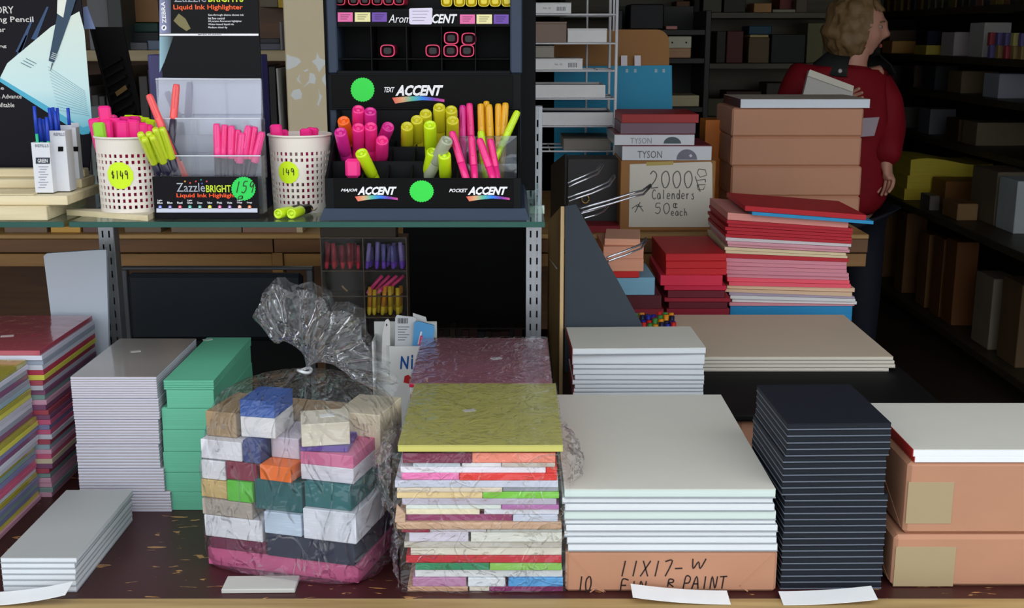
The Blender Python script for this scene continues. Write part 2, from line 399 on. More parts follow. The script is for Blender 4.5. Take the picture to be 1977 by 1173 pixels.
# --- black pads
BLK = mat((32, 36, 44), .6, .1, 30, lines=.25, spec=.15); BLKT = mat((32, 36, 44), .6, .1, 30, spec=.15); CHIP = mat((96, 104, 116), .7)
z = TZ; n = 26; z1 = atY(1600, 817, 1.44).z; hh = (z1 - TZ) / n
xl = atY(1508, 980, 1.44).x; xr = atY(1706, 980, 1.44).x
for i in range(n):
    lower = i < 15
    ox = (.0035 if lower else 0) + random.uniform(-.0008, .0008) - (.003 if 15 <= i < 21 else 0)
    top = i == n - 1
    pad('black_pad', 'black paper pad topmost on the tall black stack' if top else 'black paper pad inside the tall black stack', 'paper pad', None if top else 'pads of the tall black stack',
        (xl + xr) / 2 + ox, 1.44 + .086 + random.uniform(-.0008, .0008), z, xr - xl, .172, hh, BLK, BLKT, yaw=math.radians(.8 if lower else 1.6), chip=CHIP)
    z += hh
# --- right: white pads on two kraft packages
def kraft(label, px0, px1, py0, py1, Y, depth, ztop, zbot, tapes=(), group=None):
    a, b, _, _ = fr(px0, px1, py0, py1, Y)
    k = thing('kraft_package', label, 'package', ((a + b) / 2, Y + depth / 2, zbot), group)
    xbox('wrapping', a, b, Y, Y + depth, zbot, ztop, KRAFT, k, .005)
    for (p0, p1, q0, q1) in tapes:
        c, d, e, f = fr(p0, p1, q0, q1, Y)
        xbox('tape', c, d, Y - .0006, Y + .002, max(f, zbot + .001), e, mat((168, 150, 116), .35, .06, 20), k, .0002)
    # folded triangular flap on the side
    p = [Vector((a - .0008, Y + .01, zbot + .006)), Vector((a - .0008, Y + depth - .01, zbot + .006)), Vector((a - .0008, Y + depth * .5, (zbot + ztop) / 2))]
    prism('side_flap', p, (.001, 0, 0), KRAFT, k)
    return k
zm = atY(1735, 1034, 1.445).z; zk = atY(1752, 895, 1.445).z
kraft('taped kraft package lowest, resting on the table beside the black stack', 1724, 2040, 1034, 1135, 1.445, .215, zm, TZ, [(1727, 1843, 1055, 1131)])
kraft('taped kraft paper package carrying two white pads', 1749, 2060, 895, 1034, 1.45, .205, zk, zm, [(1751, 1839, 930, 1010)])
zs = [zk, atY(1765, 881, 1.45).z, atY(1765, 867, 1.45).z]
for i in (0, 1):
    a = atY(1767 - 4 * i, 880, 1.45).x
    pad('writing_pad', ['red-edged white pad sandwiched on the taped kraft package', 'grey-covered red-edged pad topmost on the taped kraft package'][i], 'paper pad', None, a + .135, 1.45 + .099, zs[i], .27, .198, zs[i + 1] - zs[i], mat((236, 240, 248), .6, .02, 20, lines=.06), TOPC if i else None, binding=mat((170, 40, 34), .5))
# --- white pads behind, on the black board
xbk0, xbk1 = .085, .735
BZ = .86
o = thing('kraft_package', 'wide kraft package under the black board behind the large pads', 'package', (.4, 2.1, TZ))
xbox('wrapping', .125, .725, 1.86, 2.26, TZ, BZ - .012, KRAFT, o, .006)
xbox('paper_tape', .385, .435, 1.8592, 1.862, TZ + .004, BZ - .016, mat((190, 140, 112), .5), o, .0003)
tag(box('black_board', .428, 2.145, BZ - .012, .622, .60, .012, mat((17, 17, 18), .65, .1, 15, spec=.12), None, 0., .003), 'wide flat black paper board under the beige drawing pads', 'paper board')
ys = [670, 683, 704, 713, 724, 734, 742, 750, 757, 765.5]
z = BZ; zz = [atY(1230, y, 1.945).z for y in ys]; zz[-1] = BZ
for i in range(8, -1, -1):
    a, b, _, _ = fr(1108 + random.uniform(-3, 2) - (4 if i == 0 else 0), 1359 + random.uniform(-2, 2), 700, 720, 1.945)
    pad('writing_pad', ['bowed cover-sheet pad topmost on the red-bound white stack', 'white red-bound pad inside the stack on the black board'][i > 0], 'paper pad', None if i == 0 else 'red-bound white pads on the black board',
        (a + b) / 2, 1.945 + .07, zz[i + 1], b - a, .14 + (.01 if i == 0 else 0), zz[i] - zz[i + 1], WP, TOPC if i == 0 else None, chip=GCHIP, binding=RED_BIND, yaw=math.radians(random.uniform(-.4, .6) + (1.2 if i == 0 else 0)))
# --- beige large pads
zz = [BZ, BZ + .007, BZ + .014, BZ + .021, BZ + .029]
for i in range(4):
    b = atY(1729 - [12, 0, 2, 5][i], 700, 2.1).x
    pad('drawing_pad', 'beige-covered wide drawing pad topmost on the black board' if i == 3 else 'wide off-white drawing pad stacked under the beige-covered pad', 'paper pad', None if i == 3 else 'wide pads under the beige cover',
        b - .23, 2.1 + .168, zz[i], .46, .335, zz[i + 1] - zz[i], mat((216, 210, 196), .65, .03, 20, lines=.12), mat((206, 190, 168), .65, .03, 12) if i == 3 else None, chip=mat((156, 150, 140), .7))
# ================================================================== red / pink paper tower on the back table
tw = [  # left px, right px, top y at the left, top y at the right, colour, pads in this run
 (1408, 1642, 590, 590, (34, 140, 196), 2), (1410, 1652, 583, 588, (226, 150, 160), 1), (1412, 1655, 569, 576, (226, 226, 226), 2), (1408, 1652, 563, 572, (176, 160, 180), 1),
 (1404, 1650, 551, 556, (226, 192, 160), 2), (1408, 1643, 535, 541, (246, 92, 112), 2), (1403, 1640, 497, 505, (222, 142, 158), 5), (1401, 1638, 488, 498, (190, 34, 50), 1),
 (1400, 1637, 476, 488, (226, 206, 168), 2), (1404, 1640, 464, 476, (222, 160, 174), 2), (1402, 1643, 457, 470, (214, 206, 210), 1), (1404, 1646, 424, 440, (186, 26, 44), 5), (1405, 1640, 410, 428, (226, 150, 140), 1)]
zb0 = TZ; zprev = TZ; rollp = 0.
names = {(34, 140, 196): 'bright blue', (226, 150, 160): 'salmon pink', (226, 226, 226): 'plain white', (176, 160, 180): 'lilac', (226, 192, 160): 'tan', (246, 92, 112): 'hot pink', (222, 142, 158): 'rose pink', (190, 34, 50): 'thin crimson', (226, 206, 168): 'cream', (222, 160, 174): 'pale rose', (214, 206, 210): 'pearl white', (186, 26, 44): 'deep red', (226, 150, 140): 'peach pink'}
YT = 2.56
def wedge(name, xa, xb, y0, y1, l0, r0, l1, r1, m):
    return mesh(name, [(xa, y0, l0), (xb, y0, r0), (xb, y1, r0), (xa, y1, l0), (xa, y0, l1), (xb, y0, r1), (xb, y1, r1), (xa, y1, l1)],
                [(3, 2, 1, 0), (4, 5, 6, 7), (0, 1, 5, 4), (1, 2, 6, 5), (2, 3, 7, 6), (3, 0, 4, 7)], m)
lp = rp = TZ
for (l, r, ya, yb, c, k) in tw:
    za, zb_ = atY(l, ya, YT).z, atY(r, yb, YT).z
    xa, xb = atY(l, (ya + yb) / 2, YT).x, atY(r, (ya + yb) / 2, YT).x
    for j in range(k):
        nl = lp + (za - lp) / (k - j); nr = rp + (zb_ - rp) / (k - j)
        ox = random.uniform(-.004, .004); oy = random.uniform(-.003, .004)
        o = wedge('paper_ream', xa + ox, xb + ox + random.uniform(-.003, .003), YT + oy, YT + .24 + oy, lp, rp, nl - .0007, nr - .0007, mat(c, .6, .04, 20, lines=.3))
        tag(o, names[c] + ' coloured paper pack in the leaning tower', 'paper pack', names[c] + ' packs in the tower' if k > 1 else None)
        lp, rp = nl, nr
sl = (lp - rp) / (xb - xa)
for (c, pa, pb, lo, th, oy, lab) in (((40, 150, 205), 1450, 1683, .0003, .007, -.012, 'blue paper pack askew near the tower top'), ((190, 28, 40), 1437, 1670, .0077, .011, -.006, 'red paper pack lying topmost on the leaning tower')):
    qa, qb = atY(pa, 415, YT).x, atY(pb, 430, YT).x
    f = lambda x: lp - sl * (x - xa) + lo
    tag(wedge('paper_pack', qa, qb, YT + oy, YT + oy + .225, f(qa), f(qb), f(qa) + th, f(qb) + th, mat(c, .6, .04, 20, lines=.2)), lab, 'paper pack')
# --- middle red stack
def pxstack(spec, Y, depth, cat, label, group, zbase, jit=.003):
    zp = zbase
    for (l, r, yt, c, lab) in spec:
        xa, xb = atY(l, yt, Y).x, atY(r, yt, Y).x; zt = atY((l + r) / 2, yt, Y).z
        o = box('paper_ream', (xa + xb) / 2, Y + depth / 2 + random.uniform(-jit, jit), zp, xb - xa, depth, zt - zp, mat(c, .6, .05, 20, lines=.3), None, math.radians(random.uniform(-1, 1)), .001)
        tag(o, lab + ' ' + label, cat, None); zp = zt
    return zp
pxstack([(1288, 1402, 640, (120, 14, 34), 'wine coloured paper pack lowest'), (1286, 1408, 596, (140, 16, 42), 'burgundy paper pack near the foot'), (1290, 1404, 583, (96, 14, 30), 'dark maroon paper pack'), (1284, 1412, 575, (150, 20, 44), 'garnet paper pack'), (1290, 1400, 560, (104, 16, 36), 'thick maroon paper pack'),
         (1284, 1404, 551, (196, 24, 62), 'crimson paper pack'), (1276, 1396, 531, (214, 40, 72), 'cherry pink paper pack'), (1284, 1402, 518, (200, 26, 36), 'scarlet paper pack'), (1284, 1402, 504, (196, 22, 30), 'bright red paper pack'), (1284, 1402, 490, (190, 22, 30), 'bold red paper pack topmost')], 2.5, .23, 'paper pack', 'in the short red stack', None, TZ)
pxstack([(1190, 1276, 660, (84, 12, 28), 'oxblood paper pack lowest'), (1188, 1282, 596, (126, 18, 38), 'ruby paper pack'), (1196, 1277, 570, (80, 14, 28), 'thick oxblood paper pack'), (1178, 1264, 536, (120, 170, 196), 'pale blue envelope bundle'), (1168, 1234, 524, (200, 30, 30), 'small red card bundle'), (1166, 1244, 500, (226, 160, 130), 'peach envelope bundle'), (1164, 1242, 476, (222, 156, 128), 'salmon card bundle')], 2.42, .16, 'paper pack', 'in the narrow stack beside the hooks', None, TZ)
a = atY(1208, 466, 2.43)
tag(box('envelope_bundle', a.x, 2.5, atY(1200, 476, 2.42).z, .075, .13, .014, mat((230, 170, 140), .6, .05, lines=.3), None, math.radians(-6)), 'small peach envelope bundle topmost beside the hooks', 'paper pack')
# cup of coloured pens
cp = thing('pen_cup', 'dark cup of coloured pen caps beside the slate panel', 'cup', atY(1262, 640, 2.3))
cp.location.z = TZ
me = lathe_mesh([(.03, 0), (.034, .14), (.03, .14), (.027, .01)], 16); obj('cup_body', me, mat((18, 18, 22), .4), cp, (cp.location.x, 2.3, TZ))
zc = atY(1262, 618, 2.3).z
xbox('cup_riser', cp.location.x - .025, cp.location.x + .025, 2.28, 2.32, TZ + .02, zc - .02, mat((18, 18, 22), .5), cp)
k = 0
for r in range(4):
    for q in range(7):
        c = [(30, 40, 150), (220, 140, 30), (190, 30, 30), (24, 24, 60), (60, 130, 60)][(r * 3 + q * 2) % 5]
        tube('pen_cap', [(cp.location.x - .034 + q * .0115, 2.275 + r * .013, zc - .06), (cp.location.x - .036 + q * .012, 2.272 + r * .013, zc + .004 * r + random.uniform(-.003, .004))], .0055, mat(c, .35), cp, 8)
# ================================================================== left side of the display table
def cover(c): return mat(c, .3, .05, 20, .12, coat=.5, bscale=30)
# silver-grey pads in shrink-wrapped packs
SLV = mat((206, 206, 222), .55, .04, 20, lines=.12); SLVT = mat((160, 152, 148), .3, .04, 14, .04, coat=1.0, bscale=14)
pk = [(727, 768, 137, 303, 9), (768, 809, 141, 307, 8), (809, 856, 146, 307, 9), (856, 903, 148, 308, 8), (903, 948, 152, 317, 8), (948, 989, 155, 330, 7)]
zl = TZ
YS = 1.70
packs = []
for i, (ya, yb, l, r, k) in list(enumerate(pk))[::-1]:
    a, b, zt, zb_ = fr(l, r, ya, yb, YS)
    top = i == 0
    o = thing('notepad_pack', 'shrink-wrapped silver notepad pack topmost with a glare on its film' if top else 'shrink-wrapped silver notepad pack in the stack by the green pads', 'notepad pack', ((a + b) / 2, YS + .115, zl), None if top else 'silver notepad packs in one stack')
    h = (zt - zl) / k
    for j in range(k):
        last = top and j == k - 1
        box('notepad', (a + b) / 2 + random.uniform(-.0004, .0004), YS + .115, zl + j * h, b - a, .23, h * .72, SLV, o, bev=.0004)
        box('notepad_cover', (a + b) / 2, YS + .115, zl + j * h + h * .72, b - a - .0006 - (.003 if j == k - 1 and not last else 0), .2294 - (.004 if j == k - 1 and not last else 0), h * .28, SLVT if last else mat((160, 152, 148), .5), o, bev=.0002)
    zl = zt
zsil = zl
for (px, py, w_) in ((262, 678, .018),):
    p = atZ(px, py, zsil); tag(box('price_label', p.x, p.y, zsil, .016, .009, .0005, mat((205, 200, 198), .4), None, .4, 0), 'tiny pale price label on the silver notepad pack', 'label')
# green pads
GRN = mat((106, 194, 160), .55, .05, 20, lines=.3); GRNT = mat((106, 194, 160), .5, .05, 20)
gk = [(735, 752, 316, 413), (752, 788, 320, 414), (788, 830, 311, 418), (830, 872, 313, 418), (872, 912, 314, 418), (912, 950, 318, 420), (950, 984, 328, 424)]
YG = 1.705; zl = TZ
for i, (ya, yb, l, r) in list(enumerate(gk))[::-1]:
    a, b, zt, zb_ = fr(l, r, ya, yb, YG); top = i == 0
    o = thing('notepad_block', 'green notepad block topmost with a small white price label' if top else 'green notepad block in the stack beside the plastic bag', 'notepad', ((a + b) / 2, YG + .13, zl), None if top else 'green notepad blocks in one stack')
    k = 4 if top else 1; h = (zt - zl) / k
    for j in range(k): box('pad_section', (a + b) / 2, YG + .13, zl + j * h, b - a - (.002 if j == k - 1 and not top else 0), .26 - (.002 if j == k - 1 and not top else 0), h * (.93 if top else .985), GRN, o, bev=.0006)
    box('pad_cover', (a + b) / 2, YG + .13, zt - .0007, b - a + (.0002 if top else -.004), .2602 if top else .254, .0012, GRNT, o, bev=.0002)
    if top:
        p = atZ(401, 656, zt); box('price_sticker', p.x, p.y, zt + .0004, .016, .010, .0005, mat((200, 214, 208), .4), o, .5, 0)
    zl = zt
zt = atY(436, 690, 1.94).z; xa, xb = atY(424, 700, 1.94).x, atY(458, 700, 1.94).x
for j in range(4):
    h = (zt - TZ) / 4
    tag(xbox('notepad_block', xb - .075, xb, 1.985 - .015, 2.045, TZ + j * h, TZ + (j + 1) * h - .0005, GRN), 'green notepad block in the shorter rear stack', 'notepad', 'green notepad blocks in the rear stack')
# grey pads at the front lip
z = TZ; zt = atY(75, 1076, 1.43).z; n = 6
for i in range(n):
    h = (zt - TZ) / n; top = i == n - 1
    a = atY(4, 1110, 1.43).x; b = atY(149 - (4 if not top else 0) + random.uniform(-2, 2), 1110, 1.43).x
    pad('notepad', 'grey-covered slim white pad topmost beside the front lip' if top else 'slim white pad stacked under the grey-covered pad', 'paper pad', None if top else 'slim white pads by the front lip',
        (a + b) / 2, 1.43 + .118, z, b - a, .236, h, mat((214, 220, 226), .6, .03, lines=.12), mat((172, 174, 174), .6, .03, 20) if top else None, chip=GCHIP)
    z += h
# multicolour shrink-wrapped packs
PAL = [(206, 100, 134), (200, 204, 216), (150, 156, 170), (132, 84, 118), (212, 206, 84), (148, 172, 184), (180, 62, 84), (212, 160, 182), (130, 158, 154), (206, 196, 168), (128, 130, 170), (190, 190, 204)]
def colour_pack(x0, x1, y0, y1, z0, z1, cols, label, group, topc):
    o = thing('paper_pack', label, 'paper pack', ((x0 + x1) / 2, (y0 + y1) / 2, z0), group)
    h = (z1 - z0) / len(cols)
    for j, c in enumerate(cols):
        w_ = random.uniform(0, .004)
        m = mat(c, .4, .05, 25, .05, coat=.3)
        if j == len(cols) - 1: m = topc
        xbox('paper_bundle', x0, x1 - w_, y0 + random.uniform(0, .003), y1 - random.uniform(0, .003), z0 + j * h, z0 + (j + 1) * h * .995 + 0, m, o, .0006)
    return o
PKT = mat((176, 78, 96), .22, .06, 12, .22, coat=.9, bscale=16); YLT = mat((172, 164, 62), .22, .06, 12, .22, coat=.9, bscale=16)
zT = atX(185, 606, -.735).z
hs = (zT - TZ) / 5
for s, (ya, yb, xr, ztop, lab, tc) in enumerate(((1.757, 1.995, -.735, zT, 'rose', PKT), (1.50, 1.752, -.752, zT - .012, 'olive', YLT))):
    random.seed(11 + s)
    z = TZ
    for i in range(5):
        zt = z + (ztop - TZ) / 5; top = i == 4
        cols = [random.choice(PAL) for _ in range(6)]
        if top: cols[-1] = (176, 78, 96) if s == 0 else (172, 164, 62); cols[-2] = (206, 208, 224); cols[-3] = (150, 160, 176)
        q = random.uniform(-.004, .004)
        colour_pack(-1.05, xr + q, ya, yb, z, zt, cols, ('shrink-wrapped coloured paper pack with glossy %s top sheet' % lab) if top else ('shrink-wrapped striped paper pack under the glossy %s top sheet' % lab), None if top else 'striped packs under the %s top' % lab, tc)
        z = zt
p = atZ(14, 648, zT); tag(box('price_label', p.x, p.y, zT, .02, .008, .0006, mat((215, 205, 205), .4), None, .3, 0), 'tiny white label on the glossy rose pack', 'label')
# loose tags on the lip
def curl(name, label, px0, px1, py, Y, m, lift, w_=.03, n=10, flip=1):
    a, b = atY(px0, py, Y), atY(px1, py, Y); V = []; Fs = []
    th = .0008
    for i in range(n + 1):
        t = i / n; x = a.x + (b.x - a.x) * t; zz_ = TZ + .0028 + lift * (t ** 2 if flip > 0 else (1 - t) ** 2)
        for (yy, dz) in ((Y, 0), (Y + w_, .004)):
            V += [(x, yy, zz_ + dz), (x, yy, zz_ + dz + th)]
        if i:
            k = len(V) - 8
            Fs += [(k + 1, k + 5, k + 7, k + 3), (k, k + 2, k + 6, k + 4), (k, k + 4, k + 5, k + 1), (k + 2, k + 3, k + 7, k + 6)]
    Fs += [(0, 1, 3, 2), (4 * n, 4 * n + 2, 4 * n + 3, 4 * n + 1)]
    return tag(mesh(name, V, Fs, m, None), label, 'tag')
TAGM = mat((232, 234, 236), .5)
curl('price_tag', 'curled white tag on the lip before the slim grey pads', -60, 126, 1148, 1.385, TAGM, .016)
curl('price_tag', 'curled white tag on the lip before the handwritten package', 1222, 1412, 1142, 1.39, TAGM, .010, flip=-1)
curl('price_tag', 'curled white tag on the lip before the black stack', 1514, 1696, 1142, 1.388, TAGM, .008)
a = atZ(424, 1148, TZ); b = atZ(566, 1148, TZ); c = atZ(572, 1118, TZ)
tag(box('note_pad', (a.x + b.x) / 2 + .001, 1.425 + .022, TZ, b.x - a.x, .04, .006, mat((196, 196, 190), .6, .03, lines=.1), None, math.radians(1)), 'small blank notepad lying alone before the plastic bag', 'notepad')
# ================================================================== wrapped bundles in the middle of the table
FILM = film('shrink_film', haze=.015, gloss=.015, rough=.07, bump=.6, bscale=26, k=.9, cap=.4, crease=.16, cscale=(16, 8, 18))
def bundle(label, rows, ytop, ybot, zlo, zhi, Y, depth, cx0=762, cx1=1088, lid=None, tray=None):
    """rows: list of (y0,y1,[(px0,px1,colour),...]) in photograph pixels on the front plane; z is fitted to zlo..zhi"""
    x0, x1 = atY(cx0, (ytop + ybot) / 2, Y).x, atY(cx1, (ytop + ybot) / 2, Y).x
    o = thing('wrapped_bundle', label, 'paper bundle', ((x0 + x1) / 2, Y + depth / 2, zlo))
    Zp = lambda y: zlo + (ybot - y) / (ybot - ytop) * (zhi - zlo)
    for (ya, yb, cells) in rows:
        for (pa, pb, c) in cells:
            xa, xb = atY(pa, (ytop + ybot) / 2, Y).x, atY(pb, (ytop + ybot) / 2, Y).x
            ins = random.uniform(.001, .006)
            xbox('paper_pad', xa + .0003, xb - .0003, Y + ins, Y + depth, Zp(yb) + .0002, Zp(ya), mat(c, .5, .05, 25, lines=.18), o, .0007)
    return o, x0, x1, Zp
def crumple(name, pts_fn, nu, nv, amp, sc, m, parent, seed=0, loc=None):
    """a crumpled sheet of film over a patch (u,v in 0..1)"""
    V = []; Fs = []
    for i in range(nu + 1):
        for j in range(nv + 1):
            p, nrm = pts_fn(i / nu, j / nv)
            q = noise.noise(p * sc + Vector((seed, 0, seed * 2))) + .5 * noise.noise(p * sc * 2.7 + Vector((0, seed, 3)))
            r = 1 - abs(noise.noise(p * sc * .8 + Vector((7, seed, 1))))
            V.append(p + nrm * amp * (q * .6 + r * .6))
    for i in range(nu):
        for j in range(nv):
            k = i * (nv + 1) + j; Fs.append((k, k + 1, k + nv + 2, k + nv + 1))
    return mesh(name, V, Fs, m, parent, False)
YB = 1.43; DB = .27
zy = atY(925, 860, YB).z; zu0 = atY(925, 1022, YB).z; zyl = atY(925, 873, YB).z
rowsU = [
 (876, 894.5, [(778, 911, (118, 30, 66)), (911.5, 1072, (240, 140, 118))]),
 (894.5, 903, [(797, 889, (206, 218, 228)), (892, 968, (228, 230, 232)), (968, 1072, (196, 188, 178))]),
 (903, 915, [(773, 1054, (232, 230, 240)), (1054, 1076, (222, 52, 44))]),
 (915, 927.5, [(775, 887, (238, 122, 182)), (887, 1076, (226, 48, 40))]),
 (927.5, 941, [(762, 1078, (200, 206, 222))]),
 (941, 950, [(766, 970, (222, 208, 186)), (970, 1078, (150, 152, 164))]),
 (950, 962.5, [(765, 932, (232, 206, 152)), (932, 1080, (122, 202, 60))]),
 (962.5, 975, [(775, 1075, (186, 180, 196))]),
 (975, 984, [(782, 968, (222, 232, 224)), (968, 1080, (180, 112, 172))]),
 (984, 995, [(782, 926, (232, 222, 190)), (934, 1080, (220, 222, 230))]),
 (995, 1008, [(782, 990, (140, 44, 96)), (990, 1078, (196, 204, 220))])]
bu, bx0, bx1, Zp = bundle('plastic-wrapped bundle of mixed paper pads with an olive yellow pack on top', rowsU, 873, 1022, zu0, zyl, YB, DB)
yx0, yx1 = atY(768, 865, YB).x, atY(1087, 865, YB).x
YEL = mat((204, 200, 110), .3, .06, 14, .3, coat=.7, bscale=9)
xbox('yellow_paper', yx0, yx1, YB, YB + DB + .005, zyl + .0005, zy, mat((204, 200, 110), .45, .05, 20, coat=.3, lines=.1), bu, .001)
xbox('yellow_cover', yx0 - .0003, yx1 + .0003, YB - .0003, YB + DB + .0053, zy, zy + .0007, YEL, bu, .0002)
xbox('kraft_tray', bx0 + .001, bx1 - .002, YB - .001, YB + DB, zu0, Zp(1008), mat((196, 160, 130), .6, .06, lines=.1), bu, .002)
prism_px('kraft_side', [(762, 1008), (782, 1008), (782, 992), (766, 974)], YB, .004, mat((196, 160, 130), .6, .06, lines=.1), bu)
p = atZ(906, 793, zy); box('price_sticker', p.x, p.y, zy + .0007, .017, .010, .0005, mat((214, 210, 206), .4), bu, .35, 0)
rowsL = [
 (1023, 1029, [(776, 830, (140, 22, 56)), (830, 940, (196, 190, 196)), (940, 1085, (178, 182, 176))]),
 (1029, 1048, [(790, 905, (204, 198, 214)), (909, 1085, (216, 218, 208))]),
 (1048, 1060, [(780, 1085, (186, 182, 172))]), (1060, 1076, [(792, 1085, (216, 212, 196))]),
 (1076, 1090, [(783, 1085, (188, 26, 46))]),
 (1090, 1103.5, [(801, 945, (24, 132, 88)), (945, 1085, (132, 190, 84))]),
 (1103.5, 1118, [(800, 1087, (206, 210, 212))]),
 (1118, 1135, [(795, 900, (176, 120, 160)), (903, 976, (214, 220, 226)), (981, 1088, (84, 160, 220))]),
 (1135, 1145, [(785, 903, (190, 150, 120)), (905, 945, (222, 214, 196)), (945, 1088, (128, 30, 92))])]
bl, lx0, lx1, Zl = bundle('plastic-wrapped bundle of mixed paper pads under the olive-topped bundle', rowsL, 1023, 1145, TZ, zu0 - .0004, YB, DB, 776, 1090)
def wrap_front(parent, x0, x1, z0, z1, seed):
    crumple('plastic_wrap', lambda u, v: (Vector((x0 + (x1 - x0) * u, YB - .0025 - .002 * math.sin(v * 9 + u * 5), z0 + (z1 - z0) * v)), Vector((0, -1, 0))), 54, 22, .0035, 46, FILM, parent, seed)
crumple('plastic_wrap', lambda u, v: (Vector((yx0 - .002 + (yx1 - yx0 + .004) * u, YB - .002 + (DB + .006) * v, zy + .0016)), Vector((0, 0, 1))), 40, 40, .0022, 24, FILM, bu, 12)
wrap_front(bu, bx0 - .002, bx1 + .003, zu0, zyl + .001, 1); wrap_front(bl, lx0 - .002, lx1 + .003, TZ + .002, zu0 - .001, 5)
def ear(parent, x, z0, z1, sgn, out, seed):
    def fn(u, v):
        e = math.sin(math.pi * v) ** .6 * math.sin(math.pi * u)
        return Vector((x + sgn * (out * e), YB + .0 + .16 * u, z0 + (z1 - z0) * v)), Vector((sgn, -.3, .2))
    crumple('plastic_ear', fn, 26, 26, .012, 60, FILM, parent, seed)
ear(bu, bx0, zu0 + .005, zyl, -1, .030, 3); ear(bu, bx1, zu0 + .03, zyl - .004, 1, .024, 4)
ear(bl, lx0, TZ + .003, zu0 - .004, -1, .014, 8)
# pink pack behind
YPK = 1.712
a, b, zt, zb_ = fr(790, 1066, 742, 755, YPK)
pp = thing('wrapped_pack', 'dusty pink shrink-wrapped paper pack behind the olive-topped bundle', 'paper pack', ((a + b) / 2, YPK + .145, TZ))
zt = atY(925, 740, YPK).z
PKC = mat((176, 108, 130), .3, .06, 10, .22, coat=.8, bscale=22)
xbox('pink_cover', a, b, YPK, YPK + .275, zt - .001, zt, PKC, pp, .0003)
xbox('crimson_sheet', a, b, YPK, YPK + .275, zt - .006, zt - .0011, mat((206, 30, 74), .5), pp, .0004)
z = zt - .0061
for c, h in (((232, 226, 220), .012), ((206, 90, 120), .02), ((220, 216, 210), .03), ((150, 60, 90), .03)):
    xbox('paper_block', a + .001, b - .001, YPK + .001, YPK + .274, z - h, z, mat(c, .55, .05, lines=.3), pp, .0008); z -= h
xbox('paper_block', a + .001, b - .001, YPK + .001, YPK + .274, TZ, z, mat((210, 205, 200), .55, .05, lines=.3), pp, .0008)
p = atZ(958, 692, zt); box('price_sticker', p.x, p.y, zt + .0002, .017, .011, .0005, mat((222, 220, 220), .4), pp, .5, 0)
crumple('plastic_wrap', lambda u, v: (Vector((a - .001 + (b - a + .002) * u, YPK + .277 * v, zt + .0014)), Vector((0, 0, 1))), 36, 36, .0016, 20, FILM, pp, 15)
x_ = atY(1030, 700, YPK + .12).x
crumple('film_seam', lambda u, v: (Vector((x_ - .014 + .03 * u + .004 * math.sin(v * 30), YPK + .02 + .25 * v, zt + .0015)), Vector((0, 0, 1))), 14, 60, .005, 90, FILM, pp, 6)
# ================================================================== boxed labels with the blue letter
YM = 1.99
mb = thing('card_box', 'white card box with a bold blue letter, full of blister cards', 'box', atY(790, 740, YM)); mb.location.z = TZ
WH = mat((226, 228, 226), .5)
pa = atY(752, 700, YM); pb = atY(840, 700, YM); zr = atY(790, 668, YM).z
Lft = atY(722, 668, YM + .05); 
xbox('front_panel', pa.x, pb.x, YM, YM + .003, TZ, zr, WH, mb, .0004)
xbox('side_panel', Lft.x + .002, Lft.x + .005, YM + .003, YM + .06, TZ, zr + .008, WH, mb, .0004)
prism('side_wing', [(Lft.x + .003, YM + .05, TZ), (pa.x, YM + .0015, TZ), (pa.x, YM + .0015, zr), (Lft.x + .003, YM + .05, atY(722, 655, YM + .05).z)], (.002, .002, 0), WH, mb)
xbox('back_panel', Lft.x, pb.x, YM + .06, YM + .063, TZ, zr + .03, WH, mb, .0004)
xbox('right_panel', pb.x - .003, pb.x, YM + .003, YM + .06, TZ, zr, WH, mb, .0004)
BLUEL = mat((28, 84, 160), .45)
text('lettering', 'N', 772, 790, 687, 712, YM, BLUEL, mb, .15, .03); text('lettering', 'i', 793, 798, 684, 712, YM, BLUEL, mb, .1, .03)
prism_px('red_print', [(779, 738), (781, 726), (788, 723), (796, 730), (797, 742)], YM - .0006, .0004, mat((196, 40, 48), .45), mb)
cards = [((737, 640), (744, 618), (752, 618), (753, 648), (749, 665), (738, 665), 0, (222, 222, 220), 'blank white hang card in the lettered card box'), ((762, 655), (763, 611), (766, 608), (801, 610), (803, 614), (796, 663), 1, (206, 210, 214), 'barcoded grey hang card in the lettered card box'), ((798, 625), (797, 604), (822, 612), (824, 620), (822, 650), (800, 650), 2, (222, 222, 222), 'white-headed hang card at the rear of the lettered box')]
for c in cards:
    Yc = YM + .012 + .014 * (c[6] if c[6] != 1 else .3)
    pts = [q for q in c[:6]]
    if c[6] == 1: pts = [(762, 700), (763, 613), (766, 608), (801, 612), (803, 616), (793, 700)]
    if c[6] == 0: pts = [(737, 700), (738, 645), (744, 618), (749, 615), (753, 621), (753, 700)]
    o = prism_px('hang_card', pts, Yc, .002, mat(c[7], .45), None); tag(o, c[8], 'card')
    if c[6] == 1:
        for k in range(7): prism_px('bar', [(768 + k * 2.9, 614), (769.4 + k * 2.9, 614), (769.4 + k * 2.9, 624), (768 + k * 2.9, 624)], Yc - .0006, .0004, mat((50, 50, 56), .5), o)
        for k in range(6): prism_px('print_line', [(768, 630 + k * 5), (790 - k % 3 * 4, 630 + k * 5), (790 - k % 3 * 4, 631.6 + k * 5), (768, 631.6 + k * 5)], Yc - .0006, .0004, mat((130, 134, 142), .5), o)
    if c[6] == 0: prism_px('hang_hole', [(745, 626), (747, 624), (748, 628), (746, 630)], Yc - .0006, .0005, mat((20, 20, 22), .5), o)
o = prism_px('blister_card', [(793, 700), (800, 622), (808, 620), (838, 628), (839, 640), (826, 700)], YM + .008, .004, mat((90, 160, 214), .35, .05), None)
tag(o, 'bright blue blister card in the lettered card box', 'card'); prism_px('white_flash', [(806, 664), (812, 640), (815, 640), (810, 664)], YM + .0075, .0004, WH, o)
